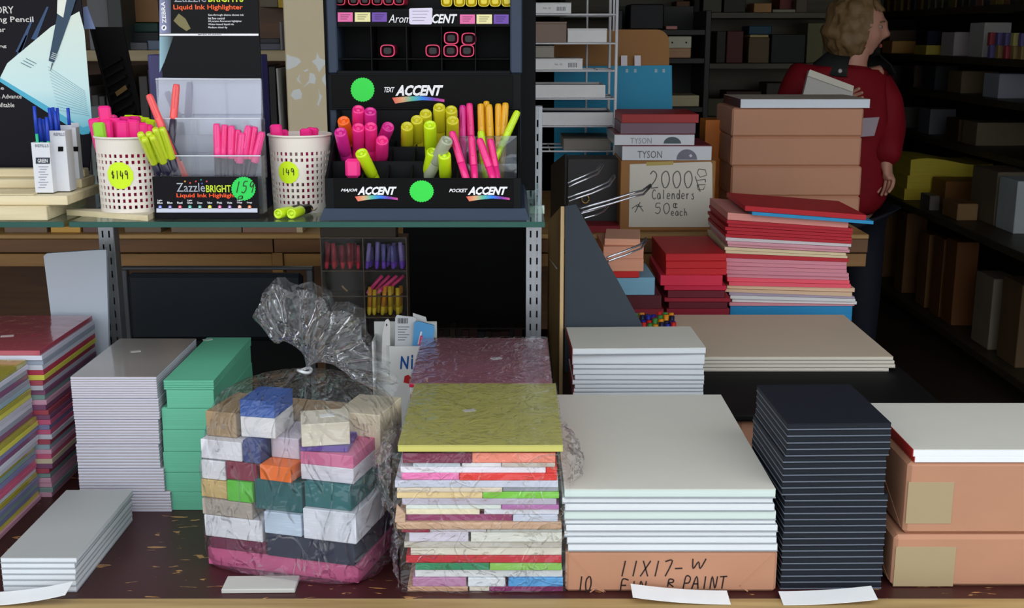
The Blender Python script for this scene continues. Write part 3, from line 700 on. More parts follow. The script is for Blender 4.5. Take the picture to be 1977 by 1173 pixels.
o = tube('pink_pencil', [atY(806, 690, YM + .006), atY(814, 648, YM + .006)], .0022, mat((226, 60, 110), .4)); tag(o, 'thin pink stick poking out of the lettered card box', 'pen')
# ================================================================== paper blocks in the clear bag
BY = math.radians(-15)
fl = atZ(400, 1093, TZ); frr = atZ(690, 1131, TZ)
u = (frr - fl).normalized(); nv = Vector((-u.y, u.x, 0)); BW = (frr - fl).length; BD = .17
org = fl.copy()
def blk(u0, u1, v0, v1, z0, z1, c, label, dyaw=0., name='paper_block', top=None):
    p = org + u * ((u0 + u1) / 2) + nv * ((v0 + v1) / 2)
    m = mat(c, .55, .05, 25, lines=.25)
    if top:
        o = thing(name, label, 'paper block', (p.x, p.y, TZ + z0)); y_ = math.atan2(u.y, u.x) + dyaw
        box('lower_sheets', p.x, p.y, TZ + z0, u1 - u0, v1 - v0, (z1 - z0) * .55, m, o, y_)
        box('upper_sheets', p.x, p.y, TZ + z0 + (z1 - z0) * .55, u1 - u0, v1 - v0, (z1 - z0) * .45, mat(top, .5, .05, 25, lines=.15), o, y_)
        return o
    o = box(name, p.x, p.y, TZ + z0, u1 - u0, v1 - v0, z1 - z0, m, None, math.atan2(u.y, u.x) + dyaw, .001)
    return tag(o, label, 'paper block')
W_ = BW
blk(0, W_, .004, BD, .002, .028, (206, 96, 144), 'wide rose pink paper block lowest in the plastic bag')
blk(.006, .092, .002, .15, .0285, .046, (110, 40, 72), 'plum paper block on the rose block inside the bag')
blk(.094, W_ - .003, .0, .16, .0285, .062, (30, 40, 66), 'navy paper block on the rose block inside the bag')
blk(.0, .088, .0, .1, .0465, .078, (226, 228, 236), 'white paper block on the plum block in the bag')
blk(.093, .148, -.002, .1, .0625, .094, (196, 214, 236), 'pale blue paper block standing between two white blocks')
blk(.152, W_ + .002, -.004, .1, .0625, .106, (226, 230, 242), 'tall white paper block on the navy block')
blk(.0, .085, .104, .17, .0465, .12, (222, 224, 226), 'white paper block at the rear of the bag')
blk(.09, W_, .104, .17, .0625, .12, (208, 200, 180), 'cream paper block at the rear of the bag')
blk(-.002, .074, .0, .1, .0785, .102, (176, 166, 156), 'grey-brown layered paper block below the tan one')
blk(.078, .148, .004, .1, .0945, .138, (24, 92, 96), 'wide teal paper block under the orange one')
blk(.153, W_ - .006, .002, .1, .1065, .142, (30, 104, 108), 'teal paper block on the tall white block')
blk(-.004, .036, .004, .098, .1025, .128, (206, 178, 118), 'tan paper block beside the lime green one')
blk(.038, .076, .0, .098, .1025, .132, (92, 190, 62), 'lime green paper block beside the tan one')
blk(.09, .137, .0, .07, .1385, .160, (246, 116, 30), 'bright orange paper block on the teal one', -.05)
blk(.146, W_ - .004, .008, .1, .1425, .182, (218, 216, 228), 'pink-topped white paper block on the teal block', top=(208, 104, 148))
blk(-.003, .034, .006, .098, .1285, .156, (226, 226, 232), 'white paper block on the tan block')
blk(.036, .082, .004, .098, .1325, .158, (128, 34, 62), 'crimson maroon paper block on the lime block')
blk(.14, .205, .012, .075, .1825, .190, (92, 60, 150), 'thin purple paper pad under the tilted cream block', .2)
blk(.136, .2, .012, .072, .1905, .222, (226, 218, 198), 'cream paper block turned askew near the bag top', .45)
blk(-.002, .06, .006, .1, .1585, .186, (228, 228, 236), 'broad white paper block under the brown board')
blk(.062, .088, .006, .1, .1585, .19, (44, 60, 120), 'indigo paper block between white and cream blocks')
blk(.092, .134, .03, .1, .1605, .19, (206, 198, 214), 'pale lilac paper block behind the orange one')
blk(.052, .102, .02, .085, .1905, .243, (224, 224, 226), 'blue-topped white paper block topmost in the bag', .06, top=(52, 92, 172))
blk(-.0, .046, .02, .11, .1865, .222, (166, 140, 106), 'brown card block at the shoulder of the bag')
blk(.165, W_ + .004, .085, .17, .1425, .215, (222, 210, 184), 'cream card block leaning at the bag rear')
blk(.02, .15, .112, .17, .1205, .20, (180, 150, 112), 'brown kraft block at the back of the bag')
p = org + u * .17 + nv * .045
tag(box('price_label', p.x, p.y, TZ + .2222, .02, .013, .0006, mat((240, 240, 240), .4), None, .3, 0), 'white price label on the cream block in the bag', 'label')
# the bag itself
BAG = film('bag_plastic', haze=.02, gloss=.015, rough=.08, bump=1.0, bscale=15, k=.9, cap=.45, crease=.3, cscale=(16, 16, 9))
bc = org + u * (BW / 2 + .004) + nv * (BD / 2 - .004); ang = math.atan2(u.y, u.x)
knot = atY(588, 712, 1.55)
def ring(zc, hw, hd, cx, cy, yaw, n, ex, wr, seed, wfreq=1.0):
    pts = []
    for k in range(n):
        a = 2 * math.pi * k / n; c, s_ = math.cos(a), math.sin(a)
        x = hw * math.copysign(abs(c) ** ex, c); y = hd * math.copysign(abs(s_) ** ex, s_)
        d = Vector((math.cos(a) * 2.2 * wfreq, math.sin(a) * 2.2 * wfreq, zc * 14 + seed))
        q = 1 + wr * (noise.noise(d * 1.7) + .6 * (1 - 2 * abs(noise.noise(d * 3.6))))
        x *= q; y *= q
        pts.append(Vector((cx + x * math.cos(yaw) - y * math.sin(yaw), cy + x * math.sin(yaw) + y * math.cos(yaw), zc)))
    return pts
rings = []
NB = 96
hw0, hd0 = BW / 2 + .016, BD / 2 + .014
prof = [(.003, .9, .9), (.006, 1.0, 1.0), (.02, 1.04, 1.05), (.05, 1.03, 1.05), (.08, 1.02, 1.04), (.11, 1.03, 1.05), (.14, 1.04, 1.06), (.17, 1.04, 1.05), (.195, 1.02, 1.02), (.213, 1.0, 1.0), (.228, .96, .97), (.240, .87, .90), (.250, .73, .79), (.258, .55, .62), (.264, .37, .42), (.268, .18, .21), (.271, .055, .07)]
for (zz_, a, b) in prof:
    t = max(0, (zz_ - .17) / .101); t = t * t
    rings.append(ring(TZ + zz_, hw0 * a, hd0 * b, bc.x * (1 - t) + knot.x * t, bc.y * (1 - t) + knot.y * t, ang, NB, .55 + .4 * min(1, max(0, (zz_ - .15) / .09)), .016 + .05 * t, 2.0, 1.4 + 2.4 * t))
kz = TZ + .271
# gathered neck and flaring, flopping tail: a pleated double fan that droops to the right
kp_ = Vector((knot.x, knot.y, kz))
def fan_r(deg):
    pts = [(-14, .105), (0, .120), (14, .108), (30, .092), (48, .108), (66, .096), (84, .112), (104, .120), (122, .108), (140, .07)]
    for (a0, r0), (a1, r1) in zip(pts, pts[1:]):
        if a0 <= deg <= a1: return r0 + (r1 - r0) * (deg - a0) / (a1 - a0)
    return .07
NT = 14
for j in range(1, NT + 1):
    v_ = j / NT; r = []
    for k in range(NB):
        s_ = 2 * math.pi * k / NB
        spread = min(1, .25 + 1.6 * v_)
        deg = 62 + 72 * spread * math.cos(s_)
        rad = (.012 + fan_r(deg) * v_) * (1 + .10 * noise.noise(Vector((deg * .07, v_ * 3, 2.))))
        y_ = (.006 + .026 * math.sin(min(1, v_ * 1.1) * 2.2)) * math.sin(s_)
        y_ += .010 * v_ * math.sin(deg * .42 + 2 * v_) + .010 * v_ * noise.noise(Vector((deg * .12, v_ * 4, 5. if s_ < math.pi else 9.)))
        a_ = math.radians(deg)
        p = kp_ + Vector((rad * math.cos(a_) * .98, y_, rad * math.sin(a_) * .96 + .002))
        p.z -= .25 * max(0, p.x - kp_.x - .05) * v_
        r.append(p)
    rings.append(r)
V = [p for r in rings for p in r]; Fs = []
for i in range(len(rings) - 1):
    for k in range(NB): Fs.append((i * NB + k, i * NB + (k + 1) % NB, (i + 1) * NB + (k + 1) % NB, (i + 1) * NB + k))
Fs.append(tuple(range(NB - 1, -1, -1)))
bag = thing('plastic_bag', 'clear knotted plastic bag bulging with coloured paper blocks', 'bag', (bc.x, bc.y, TZ))
bm_ = mesh('bag_film', V, Fs, BAG, bag, True)

# twist tie and creases radiating from the knot
pts = [Vector((knot.x + .009 * math.cos(a), knot.y + .009 * math.sin(a), kz + .002 + .0015 * math.sin(2 * a))) for a in [i * math.pi / 8 for i in range(17)]]
tube('neck_tie', pts, .0024, film('tie_film', haze=.5, gloss=.15, rough=.2), bag, 6)
# ================================================================== glass shelf on slotted posts
GLASS = film('shelf_glass', haze=.02, gloss=.03, rough=.03, bump=0., tint=(.80, .93, .88), k=.8)
EDGE = mat((40, 84, 76), .15, .1, 10, name='glass_edge')
STEEL = mat((168, 172, 178), .38, .12, 30, .05, metal=.75)
DARK = mat((8, 8, 9), .6, spec=.1)
SY0, SY1 = 1.672, 2.118
xs_r = atY(1052, 425, SY0).x
for nm, xa, xb, lab in (('glass_shelf', -.642, xs_r, 'long clear glass shelf carrying the highlighter displays'), ('glass_shelf', -1.3, -.650, 'shorter clear glass shelf carrying the wooden trays')):
    o = thing(nm, lab, 'shelf', ((xa + xb) / 2, 1.9, SZ - .008))
    xbox('glass_pane', xa, xb, SY0 + .0012, SY1, SZ - .008, SZ, GLASS, o, .0002)
    xbox('polished_edge', xa, xb, SY0, SY0 + .001, SZ - .008, SZ, EDGE, o, .0002)
def post(px, py, label):
    a = atY(px, py, 2.135); W = .0275; z0, z1 = 0., atY(1030, 205, 2.135).z
    o = thing('slotted_post', label, 'post', (a.x, 2.14, 0))
    # face with two columns of real slots: solid strips around the openings
    xs_ = [-W / 2, -.0075, -.0045, .0045, .0075, W / 2]
    for i in (0, 2, 4): xbox('face_strip', a.x + xs_[i], a.x + xs_[i + 1], 2.135, 2.1365, z0, z1, STEEL, o, .0002)
    k = 0; zz_ = z1 - .012
    while zz_ > .62:
        for i in (1, 3): xbox('slot_bridge', a.x + xs_[i], a.x + xs_[i + 1], 2.1352, 2.1365, zz_ - .0125, zz_, STEEL, o, 0)
        zz_ -= .0254
    for i in (1, 3): xbox('slot_bridge', a.x + xs_[i], a.x + xs_[i + 1], 2.1352, 2.1365, z1 - .0119, z1, STEEL, o, 0)
    for sgn in (-1, 1): xbox('side_flange', a.x + sgn * W / 2 - .0008, a.x + sgn * W / 2 + .0008, 2.1366, 2.165, z0, z1, STEEL, o, .0002)
    xbox('back_web', a.x - W / 2 + .001, a.x + W / 2 - .001, 2.160, 2.1648, z0, z1, mat((120, 122, 126), .85, .1, spec=.1), o, .0002)
    # shelf bracket with a capped nose
    zs_ = SZ - .0085
    prism('shelf_bracket', [(a.x - .0015, 2.134, zs_), (a.x - .0015, 1.905, zs_), (a.x - .0015, 1.905, zs_ - .012), (a.x - .0015, 2.134, zs_ - .05)], (.003, 0, 0), STEEL, o)
    nose = xbox('bracket_cap', a.x - .0125, a.x + .0125, 1.893, 1.905, zs_ - .0135, zs_, mat((206, 220, 214), .3), o, .001)
    return o
post(1030.5, 500, 'slotted steel post beside the black highlighter stand')
post(208, 500, 'slotted steel post behind the silver notepads')
# ================================================================== highlighters
def hl_mesh():
    P = {}
    P['fat_barrel'] = lathe_mesh([(.0085, 0), (.0092, .002), (.0092, .072), (.0080, .074), (.0080, .078)], 14)
    P['fat_cap'] = lathe_mesh([(.0094, .0705), (.0098, .072), (.0096, .115), (.0088, .1175), (.0065, .1178), (.0062, .1150), (.0030, .1150), (.0030, .1172), (.0012, .1176)], 14)
    P['slim_barrel'] = lathe_mesh([(.003, 0), (.0050, .003), (.0056, .05), (.0056, .084)], 10)
    P['slim_cap'] = lathe_mesh([(.0058, .082), (.0060, .084), (.0055, .128), (.0046, .1325), (.003, .1335)], 10)
    P['flat_barrel'] = boxmesh(.017, .008, .09, .002)
    P['flat_cap'] = boxmesh(.018, .0095, .046, .003)
    return P
HP = hl_mesh()
HM = {}
def hmat(c, clear=False):
    k = (c, clear)
    if k not in HM: HM[k] = mat(c, .28, .05, 40, coat=.4) if not clear else mat(c, .15, .05, 40, coat=.8)
    return HM[k]
def marker(p_top, p_bot, kind, cap, barrel, label, group, clip=True, zmin=None, inside=None):
    """highlighter standing with its cap end at p_top, pointing away from p_bot"""
    d = (Vector(p_top) - Vector(p_bot)).normalized()
    ln = {'fat': .1176, 'slim': .1335, 'flat': .132}[kind]
    base = Vector(p_top) - d * ln
    sc_ = 1.0
    if inside:                     # keep the foot of the pen within a round basket
        cx, cy, rr = inside; h = Vector((base.x - cx, base.y - cy, 0))
        if h.length > rr: h *= rr / h.length; base = Vector((cx + h.x, cy + h.y, base.z))
        d = (Vector(p_top) - base).normalized(); base = Vector(p_top) - d * ln
    zmin = SZ + .006 if zmin is None else zmin
    if base.z < zmin: base = Vector(p_top) - d * ((p_top[2] - zmin) / d.z); sc_ = (Vector(p_top) - base).length / ln
    q = Vector((0, 0, 1)).rotation_difference(d)
    o = bpy.data.objects.new('highlighter', None); COL.objects.link(o); o.empty_display_size = .02
    o.location = base; o.rotation_mode = 'QUATERNION'; o.rotation_quaternion = q
    o.scale = (1, 1, sc_)
    tag(o, label, 'highlighter', group)
    def part(n, me, m, z=0.):
        c = bpy.data.objects.new(n, me); COL.objects.link(c); c.parent = o; c.location = (0, 0, z)
        if len(me.materials) == 0: me.materials.append(m)
        c.material_slots[0].link = 'OBJECT'; c.material_slots[0].material = m
        return c
    part('barrel', HP[kind + '_barrel'], hmat(barrel)); part('cap', HP[kind + '_cap'], hmat(cap), .086 if kind == 'flat' else 0.)
    if kind == 'slim' and clip:
        me = boxmesh(.0022, .0012, .034, .0004); c = part('clip', me, hmat(cap), .098); c.location = (0, -.0068, .098)
    return o
PINK = (248, 48, 140); MAG = (224, 44, 150); YLW = (214, 206, 40); LIME = (206, 240, 30); AMB = (240, 180, 30); ORG = (255, 110, 30); SAL = (255, 96, 96); NVY = (38, 34, 58); CLR = (170, 176, 150)
# ================================================================== black tiered highlighter stand
PL = mat((17, 18, 20), .5, .1, 20, .03, spec=.12); SLATE = mat((52, 64, 82), .45, .08, 20, .03, spec=.25); PANEL = mat((9, 9, 10), .45, spec=.1)
WHT = mat((240, 240, 244), .45)
RB = ramp_mat('rainbow_print', [(0, (236, 84, 76)), (.2, (222, 168, 120)), (.38, (90, 190, 160)), (.6, (28, 128, 236)), (.8, (110, 50, 170)), (1, (214, 70, 150))])
GRNS = mat((52, 222, 76), .5)
st = thing('highlighter_stand', 'tiered black plastic highlighter stand with white italic lettering', 'display stand', (atY(818, 418, 1.75).x, 1.80, SZ))
YF = 1.700; YTX = 1.862; YC = 1.872; YA = 1.952
# base with its flared front
a, b, zt, zb_ = fr(618, 1022, 402, 418, YF)
V = [(a, YF - .012, SZ), (b, YF - .012, SZ), (b - .006, YF, zt), (a + .006, YF, zt), (a, 1.99, SZ), (b, 1.99, SZ), (b - .006, 1.99, zt), (a + .006, 1.99, zt)]
mesh('base', V, [(0, 1, 2, 3), (5, 4, 7, 6), (4, 0, 3, 7), (1, 5, 6, 2), (3, 2, 6, 7), (4, 5, 1, 0)], SLATE, st)
fx0, fx1, fz1, fz0 = fr(645, 991, 345, 402, YF)
sx0, sx1 = fr(628, 1006, 345, 402, YF)[:2]
xbox('front_panel', sx0, sx1, YF + .0002, YF + .004, zt, fz1 + .001, PL, st, .0006)
sg = xbox('sign_card', fx0, fx1, YF - .0012, YF, zt + .001, fz1, PANEL, st, .0004)
zback = atY(810, 212, YTX).z
for x_, w_ in ((sx0, .004), (sx1 - .004, .004)):
    prism('bin_side', [(x_, YF + .001, zt), (x_, YF + .001, fz1), (x_, 1.78, fz1 + .045), (x_, YTX, zback), (x_, YTX, zt)], (w_, 0, 0), PL, st)
xbox('bin_back', sx0, sx1, YTX + .002, YTX + .005, zt, zback, PL, st, .0004)
xbox('bin_floor', sx0 + .004, sx1 - .004, YF + .004, YTX, zt - .0002, zt + .003, PL, st, .0002)
DIV = PL
for px in (704, 752, 797, 884):
    x_ = atY(px, 310, 1.76).x
    prism('divider', [(x_, YF + .005, zt + .003), (x_, YF + .005, fz1 - .004), (x_, 1.76, atY(px, 312, 1.76).z), (x_, 1.81, atY(px, 283, 1.81).z), (x_, YTX, atY(px, 270, YTX).z), (x_, YTX, zt + .003)], (.0014, 0, 0), DIV, st)
for Y_, py in ((1.752, 311), (1.806, 283)):
    xbox('cross_divider', sx0 + .004, atY(884, 300, Y_).x, Y_, Y_ + .0014, zt + .003, atY(810, py, Y_).z, DIV, st, .0002)
CLRP = film('clear_styrene', haze=.03, gloss=.03, rough=.05, bump=.1, tint=(.86, .9, .92))
for Y_, py in ((1.745, 316), (1.80, 262)):
    xbox('clear_divider', atY(886, 300, Y_).x, sx1 - .006, Y_, Y_ + .0014, zt + .003, atY(810, py, Y_).z, CLRP, st, .0002)
# upper tiers
tx0, tx1, tz1, tz0 = fr(641, 990, 145, 208, YTX)
xbox('middle_panel', *fr(636, 1006, 145, 212, YTX)[:2], YTX + .0002, YTX + .004, tz0 - .003, tz1 + .002, PL, st, .0006)
s2 = xbox('sign_card', tx0, tx1, YTX - .0012, YTX, tz0, tz1, PANEL, st, .0004)
cx0, cx1, cz1, cz0 = fr(650, 986, 50, 141, YC)
zstop = atY(810, -70, YA).z
for pa, pb in ((632, 651), (985, 1008)):
    q0, q1 = fr(pa, pb, 0, 140, YC)[:2]
    xbox('side_column', q0, q1, YC - .004, 2.02, tz1 + .0022, zstop, SLATE, st, .002)
    q0, q1 = fr(pa - 3, pb + 3, 160, 200, YTX)[:2]
    xbox('lower_column', q0 + .004, q1 - .004, YTX + .006, 2.02, zt, tz1 + .002, SLATE, st, .002)
b0, b1 = fr(630, 1034, 0, 300, 2.03)[:2]
xbox('back_board', b0, b1, 2.022, 2.03, SZ, zstop, PL, st, .001)
xbox('cell_floor', cx0, cx1, YC, 1.955, cz0 - .004, cz0, PL, st, .0004)
xbox('cell_lip', cx0, cx1, YC - .006, YC - .001, cz0 - .004, cz0 + .004, PL, st, .001)
xbox('cell_back', cx0, cx1, 1.956, 1.959, cz0, cz1 + .05, PL, st, .0004)
zsh = atY(810, 113, YC).z
xbox('cell_shelf', cx0, cx1, YC + .002, 1.955, zsh - .0015, zsh, PL, st, .0003)
for px in (717, 785, 852.5, 918):
    x_ = atY(px, 100, YC).x; xbox('cell_divider', x_ - .0008, x_ + .0008, YC, 1.955, cz0 + .0005, cz1, PL, st, .0003)
ax0, ax1, az1, az0 = fr(650, 987, 21, 49, YC)
xbox('top_panel', ax0, ax1, YC, YC + .004, az0 - .002, az1 + .003, PL, st, .0006)
s3 = xbox('sign_card', ax0 + .001, ax1 - .001, YC - .0012, YC, az0, az1, PANEL, st, .0004)
xbox('top_ledge', ax0, ax1, YC + .004, 2.02, az1 - .002, az1 + .001, SLATE, st, .0006)
# printing on the cards
def accent(parent, Y, small, sx, big, swoosh, clip=None):
    text('lettering', small, *sx, Y, WHT, parent, .35, .025); text('lettering', 'ACCENT', *big, Y, WHT, parent, .35, .045)
    x0_, x1_, y0_, y1_ = swoosh; n = 18; top = []; bot = []
    for i in range(n + 1):
        t = i / n; x = x0_ + (x1_ - x0_) * t; arch = 4 * t * (1 - t) * .35 - .8 * max(0, t - .55)
        top.append((x, y0_ + (y1_ - y0_) * (.15 - arch * .5)))
        bot.append((x + (6 if t < .5 else 6 * (1 - t)), y0_ + (y1_ - y0_) * (.15 - arch * .5 + .62 - .35 * t)))
    V = []; Fs = []
    for i, (p, q) in enumerate(zip(top, bot)):
        V += [atY(*p, Y - .0006), atY(*q, Y - .0006)]
        if i: k = len(V); Fs.append((k - 4, k - 3, k - 1, k - 2))
    mesh('rainbow_swoosh', V, Fs, RB, parent)
accent(s2, YTX - .0012, 'TEXT', (742, 762, 168, 178), (763, 856, 164, 185), (757, 858, 186, 204))
accent(sg, YF - .0012, 'MAJOR', (658, 690, 364, 371), (690, 766, 360, 376), (685, 768, 377, 392))
accent(sg, YF - .0012, 'POCKET', (867, 903, 364, 371), (903, 980, 360, 376), (900, 984, 377, 392))
text('lettering', 'Aroma', 750, 800, 28, 44, YC - .0012, WHT, s3, .3, .0)
text('lettering', 'ACCENT', 806, 883, 27, 45, YC - .0012, WHT, s3, .3, .03)
for i, (pa, pb, c) in enumerate(((652, 681, (232, 110, 170)), (685, 715, (238, 230, 170)), (718, 747, (112, 74, 170)), (888, 917, (232, 110, 170)), (920, 950, (238, 230, 170)), (953, 982, (112, 74, 170)))):
    dy = 0 if i < 3 else 4
    o = prism_px('colour_chip', [(pa, 24 + dy), (pb, 24 + dy), (pb, 42 + dy), (pa, 42 + dy)], YC - .0018, .0005, mat(c, .45), s3)
    for k in range(3): prism_px('print_line', [(pa + 5, 28 + dy + k * 4), (pb - 5 - k * 3, 28 + dy + k * 4), (pb - 5 - k * 3, 29.2 + dy + k * 4), (pa + 5, 29.2 + dy + k * 4)], YC - .0021, .0002, mat(tuple(int(v * .6) for v in c), .5), o)
o = prism_px('price_card', [(790, 18), (792, 16), (833, 15), (835, 17), (834, 45), (832, 47), (793, 47), (790, 45)], YC - .0026, .0006, mat((226, 218, 240), .45), None)
tag(o, 'small pale lilac price card stuck over the upper sign', 'price card')
for k in range(4): prism_px('print_line', [(796, 21 + k * 6), (828 - k * 3, 21 + k * 6), (828 - k * 3, 22 + k * 6), (796, 22 + k * 6)], YC - .0029, .0002, mat((150, 145, 165), .5), o)
tag(starburst('price_sticker', 700, 173, 23.5, 24, YTX - .0014, GRNS, None), 'round serrated neon green sticker on the middle sign card', 'sticker')
tag(starburst('price_sticker', 814, 369, 24, 21.5, YF - .0014, GRNS, None), 'round serrated neon green sticker on the lowest sign card', 'sticker')
# highlighters in the bin
def bin_y(py): return YF + .012 + (345 - min(345, py)) / 130 * .12
GP = 'fluorescent %s highlighter in the black stand bin'
fat = [((692, 210), (690, 300), PINK, 1.835), ((692, 245), (692, 320), PINK, 1.80), ((715, 214), (716, 300), MAG, 1.835), ((716, 243), (717, 320), PINK, 1.80), ((750, 244), (728, 300), MAG, 1.828), ((738, 270), (737, 330), PINK, 1.79), ((663, 232), (680, 300), ORG, 1.825), ((657, 254), (674, 325), MAG, 1.79),
       ((697, 294), (724, 350), LIME, 1.735), ((786, 243), (785, 310), YLW, 1.83), ((805, 230), (806, 300), YLW, 1.84), ((822, 218), (823, 290), YLW, 1.845), ((848, 206), (849, 290), YLW, 1.845), ((871, 211), (872, 290), YLW, 1.85), ((874, 231), (874, 300), YLW, 1.825), ((830, 240), (833, 320), LIME, 1.79), ((836, 292), (823, 352), LIME, 1.75), ((858, 298), (861, 352), LIME, 1.735), ((863, 270), (832, 330), CLR, 1.73)]
cn = {PINK: 'pink', MAG: 'magenta', ORG: 'orange', LIME: 'lime yellow', YLW: 'yellow', AMB: 'amber', CLR: 'clear-capped'}
for (tp, bt, c, Y_) in fat:
    marker(atY(*tp, Y_ - .04 if Y_ > 1.75 else Y_ - .016), atY(*bt, Y_ + .02 if Y_ > 1.75 else Y_ + .022), 'fat', c, c, 'thick ' + GP % cn[c], 'thick %s highlighters in the stand' % cn[c])
slim = [((893, 203), (894, 300), MAG, 1.845), ((906, 199), (911, 300), PINK, 1.845), ((928, 200), (931, 300), AMB, 1.845), ((939, 195), (942, 300), AMB, 1.853), ((944, 201), (948, 300), AMB, 1.84), ((962, 200), (963, 300), AMB, 1.845), ((976, 198), (970, 300), AMB, 1.845), ((1000, 214), (965, 290), LIME, 1.82), ((872, 253), (902, 352), PINK, 1.735), ((910, 262), (917, 352), PINK, 1.745), ((925, 267), (955, 352), PINK, 1.738), ((946, 268), (961, 350), PINK, 1.747), ((928, 252), (937, 330), LIME, 1.79)]
for (tp, bt, c, Y_) in slim:
    marker(atY(*tp, Y_), atY(*bt, Y_ - .015), 'slim', c, c, 'slim ' + GP % cn[c], 'slim %s highlighters in the stand' % cn[c])
# squarish pink highlighter lying across the bin front
a, b, z1_, z0_ = fr(667, 695, 306, 343, 1.722)
tag(xbox('highlighter', a, b, 1.716, 1.735, z0_, z1_, hmat(PINK), None, .004), 'wide flat pink highlighter leaning at the bin front', 'highlighter')
# end-on highlighters in the cells
def endon(px, py, w_, h_, Y, c, label, group, dark=True, depth=.075):
    x = atY(px, py, Y).x; z = atY(px, py, Y).z; o = thing('highlighter', label, 'highlighter', (x, Y + depth / 2, z - h_ / 2), group)
    V = []; Fs = []; n = 20
    def sq(s, y):
        pts = []
        for k in range(n):
            a = 2 * math.pi * k / n; q, r = math.cos(a), math.sin(a)
            pts.append(Vector((x + s * w_ / 2 * math.copysign(abs(q) ** .6, q), y, z + s * h_ / 2 * math.copysign(abs(r) ** .6, r))))
        return pts
    rr = [sq(.95, Y + depth), sq(1, Y + .002), sq(.97, Y), sq(.84, Y), sq(.80, Y + .006)]
    for r in rr: V += r
    for i in range(len(rr) - 1):
        for k in range(n): Fs.append((i * n + k, i * n + (k + 1) % n, (i + 1) * n + (k + 1) % n, (i + 1) * n + k))
    Fs.append(tuple(range(n - 1, -1, -1)))
    mesh('barrel', V, Fs, hmat(c), o)
    plug = sq(.80, Y + .0055) + sq(.5, Y + .001)
    mesh('end_plug', plug, [(k, (k + 1) % n, n + (k + 1) % n, n + k) for k in range(n)] + [tuple(n + k for k in range(n))], mat((24, 22, 26), .35) if dark else hmat(c), o)
for (px, py) in ((748, 98), (835.5, 98), (870, 98), (901.5, 98), (871, 73.5), (905, 75)):
    endon(px, py, .0235, .0195, YC + .003, (222, 40, 96), 'pink text highlighter lying end-on in a stand cell', 'pink highlighters in the stand cells')
for px in (656, 682, 704, 728, 750, 770):
    endon(px, 0, .017, .0165, YC + .008, (226, 30, 78), 'crimson highlighter lying end-on on the stand ledge', 'crimson highlighters on the top ledge')
for px in (862, 887, 910, 934, 956, 979):
    endon(px, 2, .018, .0175, YC + .008, (226, 206, 40), 'yellow highlighter lying end-on on the stand ledge', 'yellow highlighters on the top ledge', False)
